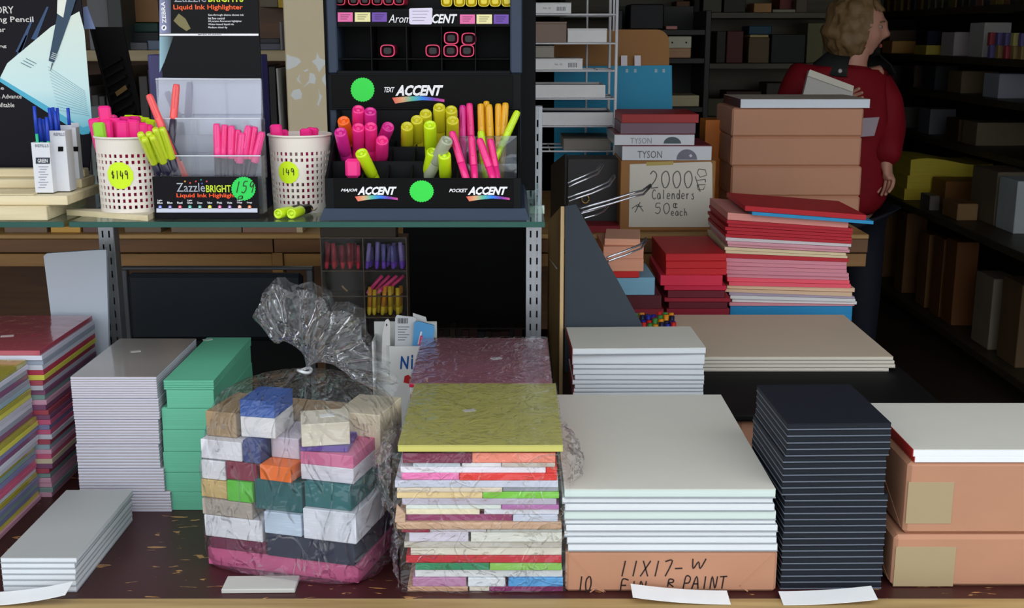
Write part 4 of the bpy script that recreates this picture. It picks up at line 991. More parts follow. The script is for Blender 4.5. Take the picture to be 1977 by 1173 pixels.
# ================================================================== white perforated baskets
def basket(px0, px1, pyt, pyb, Y, label, sticker_label, sx, price, taper=.97):
    a, b, zt, zb_ = fr(px0, px1, pyt, pyb, Y)
    R1 = (b - a) / 2; cx = (a + b) / 2; cy = Y + R1; zb_ = SZ; H = zt - zb_
    R0 = R1 * taper
    o = thing('wire_basket', label, 'basket', (cx, cy, zb_))
    o.name = 'perforated_basket'
    NA = 72
    zs_ = [0, .008]; rows = 9; p0, p1 = .012, H - .022
    for r in range(rows):
        c = p0 + (p1 - p0) * (r + .5) / rows; zs_ += [c - .0025, c + .0025]
    zs_ += [H - .012, H]
    V = []; Fs = []
    for s_ in (0, 1):
        for z_ in zs_:
            R = R0 + (R1 - R0) * z_ / H - s_ * .0016
            for k in range(NA):
                # hole columns narrower than bars
                k2 = (k // 2) * 2 * math.pi / (NA / 2) + (k % 2) * 2 * math.pi / (NA / 2) * .48
                V.append((cx + R * math.cos(k2), cy + R * math.sin(k2), zb_ + z_))
    nz_ = len(zs_)
    ix = lambda s_, i, k: s_ * nz_ * NA + i * NA + k % NA
    for i in range(nz_ - 1):
        for k in range(NA):
            r = (i - 2) // 2; ang_ = math.degrees((k // 2 + .25) * 2 * math.pi / (NA / 2)) % 360
            hole = 2 <= i < 2 + 2 * rows and (i % 2 == 0) and (k % 2 == 0)
            if hole and 4 <= r <= 6 and abs(ang_ - sx[2]) < 34: hole = False
            if hole:
                Fs += [(ix(0, i, k), ix(1, i, k), ix(1, i, k + 1), ix(0, i, k + 1)), (ix(0, i + 1, k), ix(0, i + 1, k + 1), ix(1, i + 1, k + 1), ix(1, i + 1, k)), (ix(0, i, k), ix(0, i + 1, k), ix(1, i + 1, k), ix(1, i, k)), (ix(0, i, k + 1), ix(1, i, k + 1), ix(1, i + 1, k + 1), ix(0, i + 1, k + 1))]
            else:
                Fs += [(ix(0, i, k), ix(0, i, k + 1), ix(0, i + 1, k + 1), ix(0, i + 1, k)), (ix(1, i, k), ix(1, i + 1, k), ix(1, i + 1, k + 1), ix(1, i, k + 1))]
    for k in range(NA):
        Fs.append((ix(0, nz_ - 1, k), ix(0, nz_ - 1, k + 1), ix(1, nz_ - 1, k + 1), ix(1, nz_ - 1, k)))
        Fs.append((ix(0, 0, k), ix(1, 0, k), ix(1, 0, k + 1), ix(0, 0, k + 1)))
    Fs.append(tuple(ix(1, 1, k) for k in range(NA)))
    mesh('basket_wall', V, Fs, mat((228, 220, 210), .45, .03), o)
    rim = [(cx + R1 * 1.012 * math.cos(q), cy + R1 * 1.012 * math.sin(q), zt - .001) for q in [i * math.pi / 24 for i in range(49)]]
    tube('rim', rim, .0018, mat((232, 224, 214), .45, .03), o, 6)
    # round day-glow sticker following the wall
    a0 = math.radians(sx[2]); zc = zb_ + (p0 + (p1 - p0) * 5.5 / rows); V = []; Fs = []
    n = 24; sr = sx[3]
    for j in range(4):
        for k in range(n):
            q = 2 * math.pi * k / n; rr = sr * (j + .02) / 3 * (1 if k % 2 or j < 3 else .96); z_ = zc + rr * math.sin(q) - zb_
            R = R0 + (R1 - R0) * z_ / H + .0008; aa = a0 + rr * math.cos(q) / R
            V.append((cx + R * math.cos(aa), cy + R * math.sin(aa), zb_ + z_))
        if j:
            for k in range(n): Fs.append(((j - 1) * n + k, (j - 1) * n + (k + 1) % n, j * n + (k + 1) % n, j * n + k))
    s_ = tag(mesh('price_sticker', V, Fs, mat((206, 240, 24), .5)), sticker_label, 'sticker')
    # price strokes on the sticker
    V = []; Fs = []; cw = sr * 1.35 / len(price)
    for i, ch in enumerate(price):
        for stx in ST_.get(ch, []):
            ln = smooth_line(stx)
            for m_, (uu, vv) in enumerate(ln):
                p, q = ln[max(m_ - 1, 0)], ln[min(m_ + 1, len(ln) - 1)]
                dx_, dy_ = (q[0] - p[0]) * cw, (q[1] - p[1]) * sr * .6; l_ = math.hypot(dx_, dy_) or 1
                for sg_ in (1, -1):
                    X = -sr * .68 + (i + .1 + uu * .8) * cw - sg_ * dy_ / l_ * .0006; Z = -sr * .25 + vv * sr * .62 + sg_ * dx_ / l_ * .0006
                    z_ = zc + Z - zb_; R = R0 + (R1 - R0) * z_ / H + .0013; aa = a0 + X / R
                    V.append((cx + R * math.cos(aa), cy + R * math.sin(aa), zb_ + z_))
                if m_: k = len(V); Fs.append((k - 4, k - 3, k - 1, k - 2))
    mesh('handwriting', V, Fs, INK, s_)
    return cx, cy, zt, R1
GB = 'white perforated plastic basket '
bx, by, bz, bR = basket(169, 296, 266, 396, 1.70, GB + 'full of pink and lime highlighters', 'round yellow-green price sticker on the fuller basket', (0, 0, 268, .020), '$149')
for (px, py, dx_, c, dy) in [(181, 228, -2, PINK, .03), (190, 236, 4, (150, 216, 60), .014), (201, 204, 10, PINK, .03), (205, 232, 6, PINK, .02), (223, 227, 6, PINK, .03), (236, 232, 8, PINK, .015), (241, 225, 8, PINK, .05), (256, 230, 8, PINK, .02), (260, 224, 6, PINK, .06), (272, 236, 6, PINK, .025), (284, 240, 2, PINK, .03), (266, 223, 2, LIME, .08), (279, 226, 0, LIME, .08), (291, 230, -4, LIME, .07), (250, 222, 0, LIME, .085), (192, 226, 0, LIME, .07), (214, 222, 2, PINK, .075)]:
    Y_ = 1.70 + dy
    nm = 'pink' if c == PINK else 'lime'
    marker(atY(px, py, Y_ + .012), atY(px + dx_, py + 110, Y_ + .02), 'flat', c, c if c == LIME else (226, 40, 110), 'flat %s highlighter standing in the fuller white basket' % nm, '%s highlighters in the fuller basket' % nm, inside=(bx, by, bR * .62))
b2x, b2y, b2z, b2R = basket(510, 631, 263, 394, 1.748, GB + 'nearly empty beside the black stand', 'round yellow-green price sticker on the nearly empty basket', (0, 0, 255, .017), '149', .94)
for (px, py, dx_, dy) in ((532, 240, 4, .03), (545, 250, -4, .05), (590, 248, 8, .05), (604, 246, -8, .06)):
    marker(atY(px, py, 1.745 + dy), atY(px + dx_, py + 110, 1.755 + dy), 'flat', PINK, PINK, 'flat pink highlighter low in the nearly empty basket', 'pink highlighters in the nearly empty basket', inside=(b2x, b2y, b2R * .6))
# ================================================================== bright highlighter box with clear bins
YZ = 1.715; YH = 1.80
zx = thing('bin_display', 'card highlighter display with clear bins and a tall black header', 'display', (atY(400, 410, YZ).x, 1.77, SZ))
a, b, z1_, z0_ = fr(296, 499, 341, 414, YZ - .012)
fp = xbox('front_card', a, b, YZ - .012, YZ - .008, SZ, z1_, mat((16, 15, 20), .3, spec=.12), zx, .0006)
YQ = YZ - .012
prism_px('white_band', [(302, 402), (497, 402), (497, 410), (302, 410)], YQ - .0006, .0004, mat((206, 210, 226), .4), fp)
text('lettering', 'Zazzle', 341, 396, 353, 370, YQ, mat((170, 176, 186), .4), fp, 0, .0); text('lettering', 'BRIGHT', 398, 446, 357, 371, YQ, mat((196, 222, 40), .4), fp, 0, .02)
text('lettering', 'Liquid Ink Highlighter', 341, 470, 373, 383, YQ, mat((250, 84, 30), .4), fp, 0, .02)
cols = [(90, 110, 200), (110, 100, 180), (226, 60, 90), (50, 170, 150), (60, 160, 140), (236, 226, 60), (226, 80, 150), (140, 110, 180), (250, 180, 160), (240, 120, 50)]
nms = ['Light Blue', 'Blue', 'Red', 'Light Green', 'Green', 'Yellow', 'Pink', 'Violet', 'Light Orange', 'Orange']
for i, c in enumerate(cols):
    x = 309 + i * 19.2
    pts = [(x + 3.6 * math.cos(k * math.pi / 6), 399.5 + 3.6 * math.sin(k * math.pi / 6)) for k in range(12)]
    prism_px('colour_dot', pts, YQ - .0006, .0004, mat(c, .4), fp)
    prism_px('dot_centre', [(x + (q - x) * .45, 399.5 + (r - 399.5) * .45) for q, r in pts], YQ - .0009, .0004, mat((230, 226, 236), .4), fp)
    text('lettering', nms[i].split()[-1], x - 5, x + 5, 389, 393, YQ, WHT, fp, 0, .02)
    if ' ' in nms[i]: text('lettering', 'Light', x - 4.5, x + 4.5, 385, 388.5, YQ, WHT, fp, 0, .02)
for i, (px, py, c) in enumerate(((357, 350, (240, 160, 60)), (367, 353, (220, 70, 50)), (378, 350, (200, 50, 60)), (388, 347, (40, 140, 130)), (399, 350, (200, 60, 100)), (390, 354, (60, 90, 190)))):
    prism_px('spark', [(px - 2, py), (px, py - 2), (px + 2, py), (px, py + 2)], YQ - .0006, .0004, mat(c, .4), fp)
s_ = tag(starburst('price_sticker', 470, 364, 24, 23.5, YQ - .0014, mat((40, 214, 88), .5), None), 'serrated green price sticker on the clear-bin display', 'sticker')
hand('handwriting', '159', 450, 490, 350, 372, YQ - .0022, 1.6, INK, s_, .2); hand('handwriting', 'a.', 456, 486, 374, 384, YQ - .0022, 1.4, INK, s_, .2)
# header card
h0, h1, hz1, _ = fr(307, 500, -60, 152, YH)
hd = xbox('header_card', h0, h1, YH, YH + .004, SZ, hz1, mat((14, 14, 17), .3, spec=.12), zx, .0006)
xbox('header_box', atY(297, 150, YH + .03).x, h1, YH + .005, YH + .05, SZ, atY(300, 105, YH + .03).z, mat((46, 44, 92), .4), zx, .001)
prism_px('printed_fade', [(308, 70), (335, 70), (318, 118), (308, 140)], YH - .0006, .0004, ramp_mat('header_fade', [(0, (150, 190, 206)), (1, (14, 14, 17))]), hd)
prism_px('white_rule', [(308, 65), (499, 65), (499, 69), (308, 69)], YH - .0006, .0004, WHT, hd)
prism_px('printed_fade', [(308, -40), (330, -40), (330, 64), (308, 64)], YH - .0006, .0004, ramp_mat('header_side', [(0, (150, 156, 196)), (1, (40, 40, 60))]), hd)
text('lettering', 'ZEBRA', 312, 320, 3, 45, YH - .0008, WHT, hd, 0, .02, rot=90)
pts = [(316.5 + 5 * math.cos(k * math.pi / 7), 53.5 + 5.5 * math.sin(k * math.pi / 7)) for k in range(14)]
prism_px('round_emblem', pts, YH - .0008, .0004, WHT, hd)
prism_px('emblem_mark', [(314, 55), (316, 51), (319, 51), (317, 56)], YH - .0011, .0004, mat((40, 40, 60), .4), hd)
text('lettering', 'Zazzle', 336, 398, -14, 4, YH, mat((150, 156, 166), .4), hd, 0, 0); text('lettering', 'BRIGHTS', 402, 470, -12, 4, YH, mat((206, 222, 40), .4), hd, 0, .02)
text('lettering', 'Liquid Ink Highlighter', 335, 469, 9, 21, YH, mat((250, 96, 40), .4), hd, 0, .02)
for i, s in enumerate(('See-through sleeve shows ink', 'Ink flow control', 'All purpose fluorescent highlighter', 'Water-based liquid ink', 'Medium chisel tip')):
    text('lettering', s, 402, 402 + [69, 32, 65, 50, 37][i], 27 + i * 6, 31.5 + i * 6, YH, WHT, hd, 0, .01)
prism_px('print_picture', [(335, 40), (345, 26), (358, 36), (368, 55), (360, 60), (345, 50)], YH - .0006, .0004, mat((120, 112, 70), .4), hd)
text('lettering', 'MADE IN JAPAN', 383, 427, 65.6, 68.2, YH - .0006, mat((60, 60, 66), .4), hd, 0, .01)
# clear bins, three tiers
CLB = film('clear_bin', haze=.05, gloss=.03, rough=.06, bump=0., tint=(.95, .96, .98), k=.8)
prism_px('silver_backing', [(306, 150), (504, 152), (504, 340), (306, 340)], YH - .006, .004, mat((196, 200, 216), .3, .04, 10), zx)
for i, (Y_, yt, yb) in enumerate(((YH - .012, 152, 260), (YZ + .030, 228, 345), (YZ + .004, 300, 412))):
    e0, e1, g1, g0 = fr(304, 506, yt, yb, Y_)
    g0 = max(g0, SZ)
    xbox('bin_front', e0, e1, Y_, Y_ + .0015, g0, g1, CLB, zx, .0004)
    xbox('bin_lip', e0, e1, Y_ - .001, Y_ + .002, g1 - .0015, g1 + .0005, mat((206, 210, 220), .25), zx, .0004)
    for px in (304, 372, 437, 506):
        x_ = atY(px, (yt + yb) / 2, Y_).x
        xbox('bin_divider', x_ - .0007, x_ + .0007, Y_ + .0015, min(Y_ + .026, YH - .007), g0, g1 - .002, CLB, zx, .0002)
# pens in the clear bins
ZL = 'clear-barrelled %s pen standing in the clear bins'
for (tp, bt, c, Y_, b_) in (((287, 182), (322, 268), SAL, 1.742, (226, 60, 50)), ((341, 162), (334, 240), SAL, 1.752, (60, 54, 70))):
    marker(atY(*tp, Y_), atY(*bt, Y_ - .004), 'slim', c, b_, ZL % 'tall salmon', 'salmon pens in the clear bins')
marker(atY(318, 252, 1.742), atY(352, 330, 1.74), 'slim', (46, 42, 60), (240, 70, 40), 'dark-capped orange pen leaning in the clear bins', None)
for (tp, bt, Y_) in (((270, 256), (312, 345), 1.682), ((286, 255), (324, 345), 1.686), ((299, 247), (334, 345), 1.690), ((312, 246), (345, 345), 1.695), ((278, 266), (310, 345), 1.676), ((293, 262), (330, 345), 1.680)):
    marker(atY(*tp, Y_), atY(*bt, 1.73), 'slim', (206, 226, 50), NVY, ZL % 'lime-capped', 'lime pens in the clear bins')
for (tp, bt, Y_) in (((418, 238), (422, 345), 1.740), ((434, 240), (430, 345), 1.744), ((447, 242), (446, 345), 1.740), ((460, 250), (452, 345), 1.744), ((480, 242), (466, 345), 1.740), ((492, 244), (478, 345), 1.745), ((506, 254), (484, 345), 1.738), ((468, 256), (460, 345), 1.735)):
    marker(atY(*tp, Y_), atY(*bt, Y_ - .003), 'slim', (250, 70, 150), NVY, ZL % 'pink-capped', 'pink pens in the clear bins')
# two lime markers lying on the glass
for (px, py, qx, qy) in ((536, 413, 600, 398), (562, 413, 618, 394)):
    A = atZ(px, py, SZ + .0075); B = atZ(qx, qy, SZ + .0075); d = (A - B).normalized()
    o = bpy.data.objects.new('highlighter', None); COL.objects.link(o); o.location = A - d * .1176 * .72; o.rotation_mode = 'QUATERNION'; o.rotation_quaternion = Vector((0, 0, 1)).rotation_difference(d)
    o.scale = (.8, .8, .72)
    tag(o, 'black-barrelled lime highlighter lying on the glass shelf', 'highlighter', 'highlighters lying on the glass')
    for n_, me, c in (('barrel', HP['fat_barrel'], (24, 26, 22)), ('cap', HP['fat_cap'], LIME)):
        q = bpy.data.objects.new(n_, me); COL.objects.link(q); q.parent = o; q.material_slots[0].link = 'OBJECT'; q.material_slots[0].material = hmat(c)
o = tube('rubber_band', [atZ(606 + 6 * math.cos(k * .5), 397 + 9 * math.sin(k * .5), SZ + .002 + .004 * (1 + math.sin(k * .5))) for k in range(13)], .0007, mat((170, 120, 60), .4), None, 6); tag(o, 'thin amber elastic band beside the black stand', 'band')
# ================================================================== wooden trays, refill boxes and poster at the left
CW = wood((206, 190, 150), (228, 214, 178), 6, name='pale_wood')
tr = thing('wooden_tray', 'pale stepped wooden tray at the shelf end holding refill boxes', 'tray', (atY(70, 410, 1.75).x, 1.78, SZ))
def slab(name, pxr, pyt, pyb, Y, depth, parent, h0=None):
    b = atY(pxr, (pyt + pyb) / 2, Y).x; z1_ = atY(60, pyt, Y).z; z0_ = atY(60, pyb, Y).z if h0 is None else h0
    return xbox(name, -1.0, b, Y, Y + depth, z0_, z1_, CW, parent, .0012)
slab('base_board', 90, 398, 412, 1.683, .16, tr, SZ); zt0 = atY(60, 398, 1.683).z
slab('lower_step', 130, 378, 398, 1.69, .14, tr, zt0 + .0003); zt1 = atY(60, 378, 1.69).z
slab('upper_step', 158, 346, 372, 1.775, .06, tr, zt1 + .0003); zt2 = atY(60, 346, 1.775).z
slab('rear_rail', 163, 326, 346, 1.80, .02, tr, zt2 + .0003)
for k in range(5): xbox('tray_slat', -1.0, atY(60, 378, 1.69).x, 1.70 + k * .013, 1.709 + k * .013, zt1, zt1 + .0016, CW, tr, .0004)
ws = thing('wood_strip', 'pale wooden strip lying on the glass under the basket', 'board', atZ(215, 412, SZ))
a = atZ(130, 404, SZ + .008); b = atZ(285, 416, SZ + .008); c = atZ(306, 404, SZ + .008)
prism('strip_body', [Vector((a.x, a.y - .004, SZ)), Vector((b.x, b.y, SZ)), Vector((c.x + .002, c.y, SZ)), Vector((a.x + .01, a.y + .004, SZ))], (0, 0, .0078), CW, ws)
prism('strip_face', [Vector((a.x, a.y - .004, SZ + .0079)), Vector((b.x, b.y, SZ + .0079)), Vector((c.x + .002, c.y, SZ + .0079)), Vector((a.x + .01, a.y + .004, SZ + .0079))], (0, 0, .0006), mat((206, 196, 172), .5, .04), ws)
def refill(label, px0, px1, pyt, pyb, Y, depth, head, colr, pens, yaw=0.):
    a, b, z1_, z0_ = fr(px0, px1, pyt, pyb, Y)
    z0_ = zt1 + .0018 if Y < 1.77 else zt2
    o = thing('refill_box', label, 'pen refill box', ((a + b) / 2, Y + depth / 2, z0_))
    xbox('front_panel', a, b, Y, Y + .001, z0_, z1_, mat((216, 218, 224), .45), o, .0002)
    xbox('back_panel', a, b, Y + depth - .001, Y + depth, z0_, z1_ + .006, mat((216, 218, 224), .45), o, .0002)
    for x_ in (a, b - .001): xbox('side_panel', x_, x_ + .001, Y + .001, Y + depth - .001, z0_, z1_, mat((216, 218, 224), .45), o, .0002)
    for i, (t_, y0_, y1_) in enumerate(head): text('lettering', t_, px0 + 4, px1 - 5, y0_, y1_, Y, mat((120, 124, 136), .5), o, 0, .01)
    if colr:
        prism_px('colour_bar', [(px0 + 5, 304), (px1 - 3, 304), (px1 - 3, 316), (px0 + 5, 316)], Y - .0006, .0004, mat((44, 52, 66), .5), o)
        text('lettering', colr, px0 + 9, px1 - 7, 306.5, 313.5, Y - .0006, WHT, o, 0, .01)
        for k in range(9): prism_px('print_line', [(px0 + 10 + k % 2 * 3, 321 + k * 5), (px1 - 6 - k % 3 * 3, 321 + k * 5), (px1 - 6 - k % 3 * 3, 322.5 + k * 5), (px0 + 10 + k % 2 * 3, 322.5 + k * 5)], Y - .0006, .0004, mat((150, 154, 166), .5), o)
    else:
        prism_px('black_square', [(px0 + 12, 283), (px0 + 22, 283), (px0 + 22, 292), (px0 + 12, 292)], Y - .0006, .0004, DARK, o)
    for i, (px, py, c, c2) in enumerate(pens):
        Yp = Y + .004 + (i % 3) * (depth - .008) / 2.5
        tp = atY(px, py, Yp); base = Vector((min(max(tp.x, a + .004), b - .004), Yp, z0_ + .002)); mid = base.lerp(tp, .68)
        r = thing('pen_refill', 'thin %s refill standing in the white refill boxes' % ('blue-tipped green' if c2[1] > 150 else 'blue-tipped clear'), 'pen refill', base, 'refills in the white boxes')
        tube('tube', [base, mid], .0022, mat(c2, .3), r, 8); tube('tip_cap', [mid, tp], [.0026, .0026], mat(c, .35), r, 8)
    return o
G_ = (60, 196, 140); Bu = (36, 70, 190); Cl = (150, 180, 200)
refill('white box of green refills with lettered front on the tray', 64, 99, 275, 369, 1.712, .03, [('REFILLS', 278, 284)], 'GREEN', [(66, 205, Bu, G_), (76, 228, Bu, G_), (83, 230, Bu, G_), (90, 226, Bu, G_), (70, 236, Bu, G_)])
refill('grey lettered refill box beside the box of green refills', 100, 130, 252, 366, 1.728, .028, [('REFILLS', 256, 262)], None, [(95, 208, Bu, Cl), (102, 207, Bu, Cl), (110, 208, Bu, Cl), (106, 214, Bu, Cl)])
refill('narrow grey refill box at the tray rear', 129, 150, 246, 345, 1.782, .016, [], None, [(131, 208, Bu, Cl)])
# poster
YP = 1.835
po = thing('display_poster', 'dark pencil poster with a pale notebook page printed on it', 'poster', (atY(60, 330, YP).x, YP, SZ))
bd = prism_px('poster_board', [(-220, -80), (150, -80), (178, 250), (172, 330), (-220, 330)], YP, .003, mat((16, 15, 24), .4, spec=.12), po)
prism_px('easel_foot', [(20, 250), (120, 250), (150, 395), (10, 395)], YP + .004, .003, mat((60, 50, 40), .6), po).location.z += 0
PG = ramp_mat('page_print', [(0, (110, 190, 210)), (.35, (196, 226, 228)), (1, (214, 226, 214))], 2, .35)
prism_px('notebook_page', [(0, 150), (14, 122), (98, 52), (153, 22), (163, 60), (178, 240), (160, 252), (0, 158)], YP - .0008, .0006, PG, po)
prism_px('page_edge', [(0, 150), (160, 246), (178, 240), (172, 258), (158, 260), (0, 158)], YP - .0012, .0006, mat((70, 170, 200), .35), po)
for k in range(14):
    prism_px('rule_line', [(92 + k * 1.5, 128 + k * 6.4), (164 + k * .6, 176 + k * 3.6), (164 + k * .6, 176.7 + k * 3.6), (92 + k * 1.5, 128.7 + k * 6.4)], YP - .0015, .0004, mat((140, 176, 186), .4), po)
for k in range(3): prism_px('page_print', [(40 + k * 5, 120 - k * 4), (60 + k * 5, 130 - k * 4), (60 + k * 5, 131.5 - k * 4), (40 + k * 5, 121.5 - k * 4)], YP - .0015, .0004, mat((90, 130, 140), .4), po)
prism_px('printed_pencil', [(112, -40), (158, -40), (140, 20), (104, 121), (94, 117), (112, 20)], YP - .0018, .0005, mat((28, 60, 84), .3), po)
prism_px('pencil_grip', [(112, -30), (134, -30), (122, 34), (110, 26)], YP - .0022, .0005, mat((226, 230, 220), .3), po)
prism_px('pencil_lead', [(100, 121), (103, 122), (97, 137)], YP - .0018, .0005, mat((70, 90, 96), .4), po)
for k in range(4): prism_px('pencil_band', [(96.5 + k * 1.5, 112 - k * 3.2), (107 + k * 1.5, 116 - k * 3.2), (107.5 + k * 1.5, 114.8 - k * 3.2), (97 + k * 1.5, 110.8 - k * 3.2)], YP - .0023, .0004, mat((196, 206, 206), .4), po)
for s, r in (('MEMORY', (-46, 27, 12, 26)), ('Erasing Pencil', (-42, 65, 32, 46)), ('Eraser', (-34, 11, 52, 62)), ('Lasting', (-30, 13, 86, 93)), ('Refillable', (-46, 8, 166, 173)), ('Push Lead Advance', (-44, 42, 182, 190)), ('Writes Profitable', (-48, 28, 198, 207))):
    text('lettering', s, *r, YP - .0004, mat((206, 204, 200), .45), po, 0, .012)
for (x, y) in ((30, 70), (60, 45), (20, 100)):
    prism_px('printed_streak', [(x, y + 30), (x + 30, y - 32), (x + 34, y - 32), (x + 10, y + 32)], YP - .0006, .0004, mat((40, 70, 110), .4), po)
# small pale card and zig-zag black holder behind
o = prism_px('blue_card', [(160, 14), (168, 12), (184, 56), (162, 56)], 1.86, .002, mat((130, 146, 190), .4)); tag(o, 'pale blue card edge peeping from behind the poster', 'card')
hd2 = thing('literature_rack', 'leaning black ribbed rack behind the fuller basket', 'rack', atY(240, 330, 1.99)); hd2.location.z = SZ
prism_px('rack_back', [(172, 52), (236, 52), (268, 200), (275, 352), (225, 352), (212, 200)], 2.0, .006, mat((22, 21, 21), .45, spec=.12), hd2)
prism_px('rack_side', [(172, 52), (176, 52), (216, 205), (222, 352), (218, 352), (211, 205)], 1.985, .015, mat((22, 21, 21), .45, spec=.12), hd2)
for k in range(8):
    y = 118 + k * 17; x = 190 + k * 4.5
    prism_px('rack_rib', [(x + 6, y + 12), (x + 42, y - 8), (x + 44, y - 3), (x + 8, y + 17)], 1.988, .012, mat((22, 21, 21), .45, spec=.12), hd2)
prism_px('brass_plate', [(222, 178), (242, 164), (246, 172), (226, 186)], 1.9875, .001, mat((120, 92, 54), .4), hd2)
# ================================================================== behind the bag: black panels, pen organiser
WP2 = prism_px('white_panel', [(84, 494), (90, 489), (192, 482), (205, 482), (215, 860), (130, 860)], 2.025, .008, mat((202, 212, 226), .35, .03, 8))
tag(WP2, 'pale rounded plastic panel standing behind the glossy rose pack', 'panel')
YK = 2.46
fp_ = thing('padded_screen', 'black padded panel in a thin grey metal frame behind the bag', 'screen', (atY(420, 600, YK).x, YK, 0))
a, b, z1_, _ = fr(238, 607, 516, 700, YK)
GM = mat((92, 94, 100), .4, .1, metal=.4); BK = mat((15, 16, 19), .5, .1, 12, spec=.2)
xbox('top_rail', a, b, YK, YK + .02, z1_ - .006, z1_, GM, fp_, .002)
for x_ in (a + .0, b - .014): xbox('upright', x_, x_ + .014, YK, YK + .02, .0, z1_ - .0062, GM, fp_, .002)
i0, i1, j1, j0 = fr(250, 586, 528, 655, YK)
bmx = xbox('pad', i0, i1, YK - .006, YK + .02, j0, j1 , mat((32, 38, 46), .5, .1, 10, .05, spec=.3), fp_, .008)
xbox('lower_panel', a + .015, b - .015, YK + .002, YK + .018, .05, j0 - .002, BK, fp_, .002)
YBB = 2.66
bb = thing('black_board', 'large plain black board behind the dusty pink pack', 'board', (atY(900, 600, YBB).x, YBB, TZ))
a, b, z1_, z0_ = fr(780, 1022, 434, 632, YBB)
xbox('board_panel', a, b, YBB, YBB + .012, TZ + .02, z1_, mat((9, 9, 10), .6, spec=.15), bb, .001)
xbox('board_foot', a + .02, b - .02, YBB - .04, YBB + .04, TZ, TZ + .0195, BK, bb)
o = fbox('cream_label', 862, 920, 428, 437, YBB - .01, .004, mat((150, 142, 110), .5)); 
o.location.z = z1_ + .0002; tag(o, 'cream paper strip resting on top of the black board', 'paper strip')
random.seed(5)
lg = thing('book_ledge', 'narrow ledge below the black board with dark booklets', 'ledge', (atY(930, 640, YBB - .08).x, YBB - .08, TZ))
a, b, z1_, z0_ = fr(835, 1016, 632, 662, YBB - .10)
xbox('ledge_board', a, b, YBB - .10, YBB - .045, TZ, z0_, BK, lg)
xbox('ledge_rail', a, b, YBB - .102, YBB - .1005, z1_ - .004, z1_, mat((40, 38, 36), .4), lg, .0003)
x = a
while x < b - .012:
    w_ = random.uniform(.008, .02); hh_ = (z1_ - z0_) * random.uniform(.7, .98)
    o = xbox('booklet', x, x + w_ - .0006, YBB - .098, YBB - .05, z0_, z0_ + hh_, mat(random.choice([(40, 30, 26), (60, 28, 26), (34, 40, 30), (70, 56, 36), (30, 30, 40)]), .5), None, .0005)
    tag(o, 'small dark booklet on the ledge below the black board', 'booklet', 'booklets on the black ledge'); x += w_
# organiser of clear cells with pens
YO = 2.30
og = thing('pen_organiser', 'clear acrylic pen organiser with a grid of cells', 'organiser', (atY(704, 600, YO).x, YO + .03, TZ))
a, b, z1_, z0_ = fr(622, 786, 459, 662, YO)
ACR = film('acrylic', haze=.01, gloss=.0, rough=.03, bump=0., tint=(.95, .95, .94), k=.5)
ACE = mat((108, 92, 80), .25, .05)
xm = atY(703, 560, YO).x; zr = [z1_] + [atY(700, y, YO).z for y in (523, 572, 613, 660)]
for x_ in (a, xm, b): xbox('upright_wall', x_ - .001, x_ + .001, YO, YO + .05, TZ, z1_, ACE if x_ != xm else ACE, og, .0003)
for z_ in zr: xbox('cell_shelf', a, b, YO, YO + .05, z_ - .001, z_ + .001, ACE, og, .0003)
xbox('front_pane', a, b, YO - .0025, YO - .001, TZ, z1_, ACR, og, .0003)
xbox('back_plate', a, b, YO + .05, YO + .053, TZ, z1_, mat((40, 34, 30), .5), og, .0003)
xbox('top_block', a, b - .02, YO + .0, YO + .05, z1_ + .0012, atY(700, 438, YO).z, mat((60, 50, 40), .6), og, .001)
def cell_pens(px0, px1, pyt, pyb, n, cols, tips, lab, lean=0., up=False):
    for i in range(n):
        px = px0 + 6 + (px1 - px0 - 12) * i / (n - 1) + random.uniform(-2, 2); c = random.choice(cols)
        Yc = YO + .008 + (i % 3) * .012
        p0 = atY(px + random.uniform(-3, 3) - lean, pyb - 4 - (i % 3) * 4, Yc); p1 = atY(px + random.uniform(-4, 4) + lean, pyt + random.uniform(4, 14), Yc)
        o = thing('pen', lab, 'pen', p0, lab.replace(' ballpoint', '').replace('in the clear organiser', 'pens'))
        m_ = p0.lerp(p1, .3)
        tube('barrel', [m_, p1], .0043, mat(c, .3), o, 7); tube('tip', [p0, p0.lerp(p1, .06), m_], [.0018, .0040, .0045], mat(tips, .35), o, 7)
cell_pens(624, 702, 462, 523, 14, [(170, 50, 66), (186, 50, 76), (150, 40, 56)], (206, 24, 56), 'wine red ballpoint pen in the clear organiser')
cell_pens(705, 784, 462, 523, 14, [(150, 136, 214), (170, 150, 226), (124, 120, 196)], (126, 70, 214), 'violet ballpoint pen in the clear organiser')
for i in range(4):
    p0 = atY(708 + i * 10, 566, YO + .008 + (i % 2) * .01); p1 = atY(738 + i * 14, 532, YO + .012 + (i % 2) * .01)
    o = thing('pen', 'hot pink pen lying slanted in the organiser', 'pen', p0, 'slanted pink pens'); tube('barrel', [p0.lerp(p1, .2), p1], .0042, mat((232, 60, 130), .3), o, 7); tube('tip', [p0, p0.lerp(p1, .2)], [.002, .0046], mat((250, 120, 170), .3), o, 7)
cell_pens(706, 782, 546, 612, 15, [(226, 190, 40), (236, 200, 30), (236, 160, 40)], (236, 206, 40), 'yellow pen standing in the clear organiser')
o = tube('brass_clip', [atY(660, 551, YO + .01), atY(664, 556, YO + .01), atY(671, 562, YO + .01)], .0018, mat((226, 190, 140), .3, metal=.6)); tag(o, 'small brass clip lying in an organiser cell', 'clip')
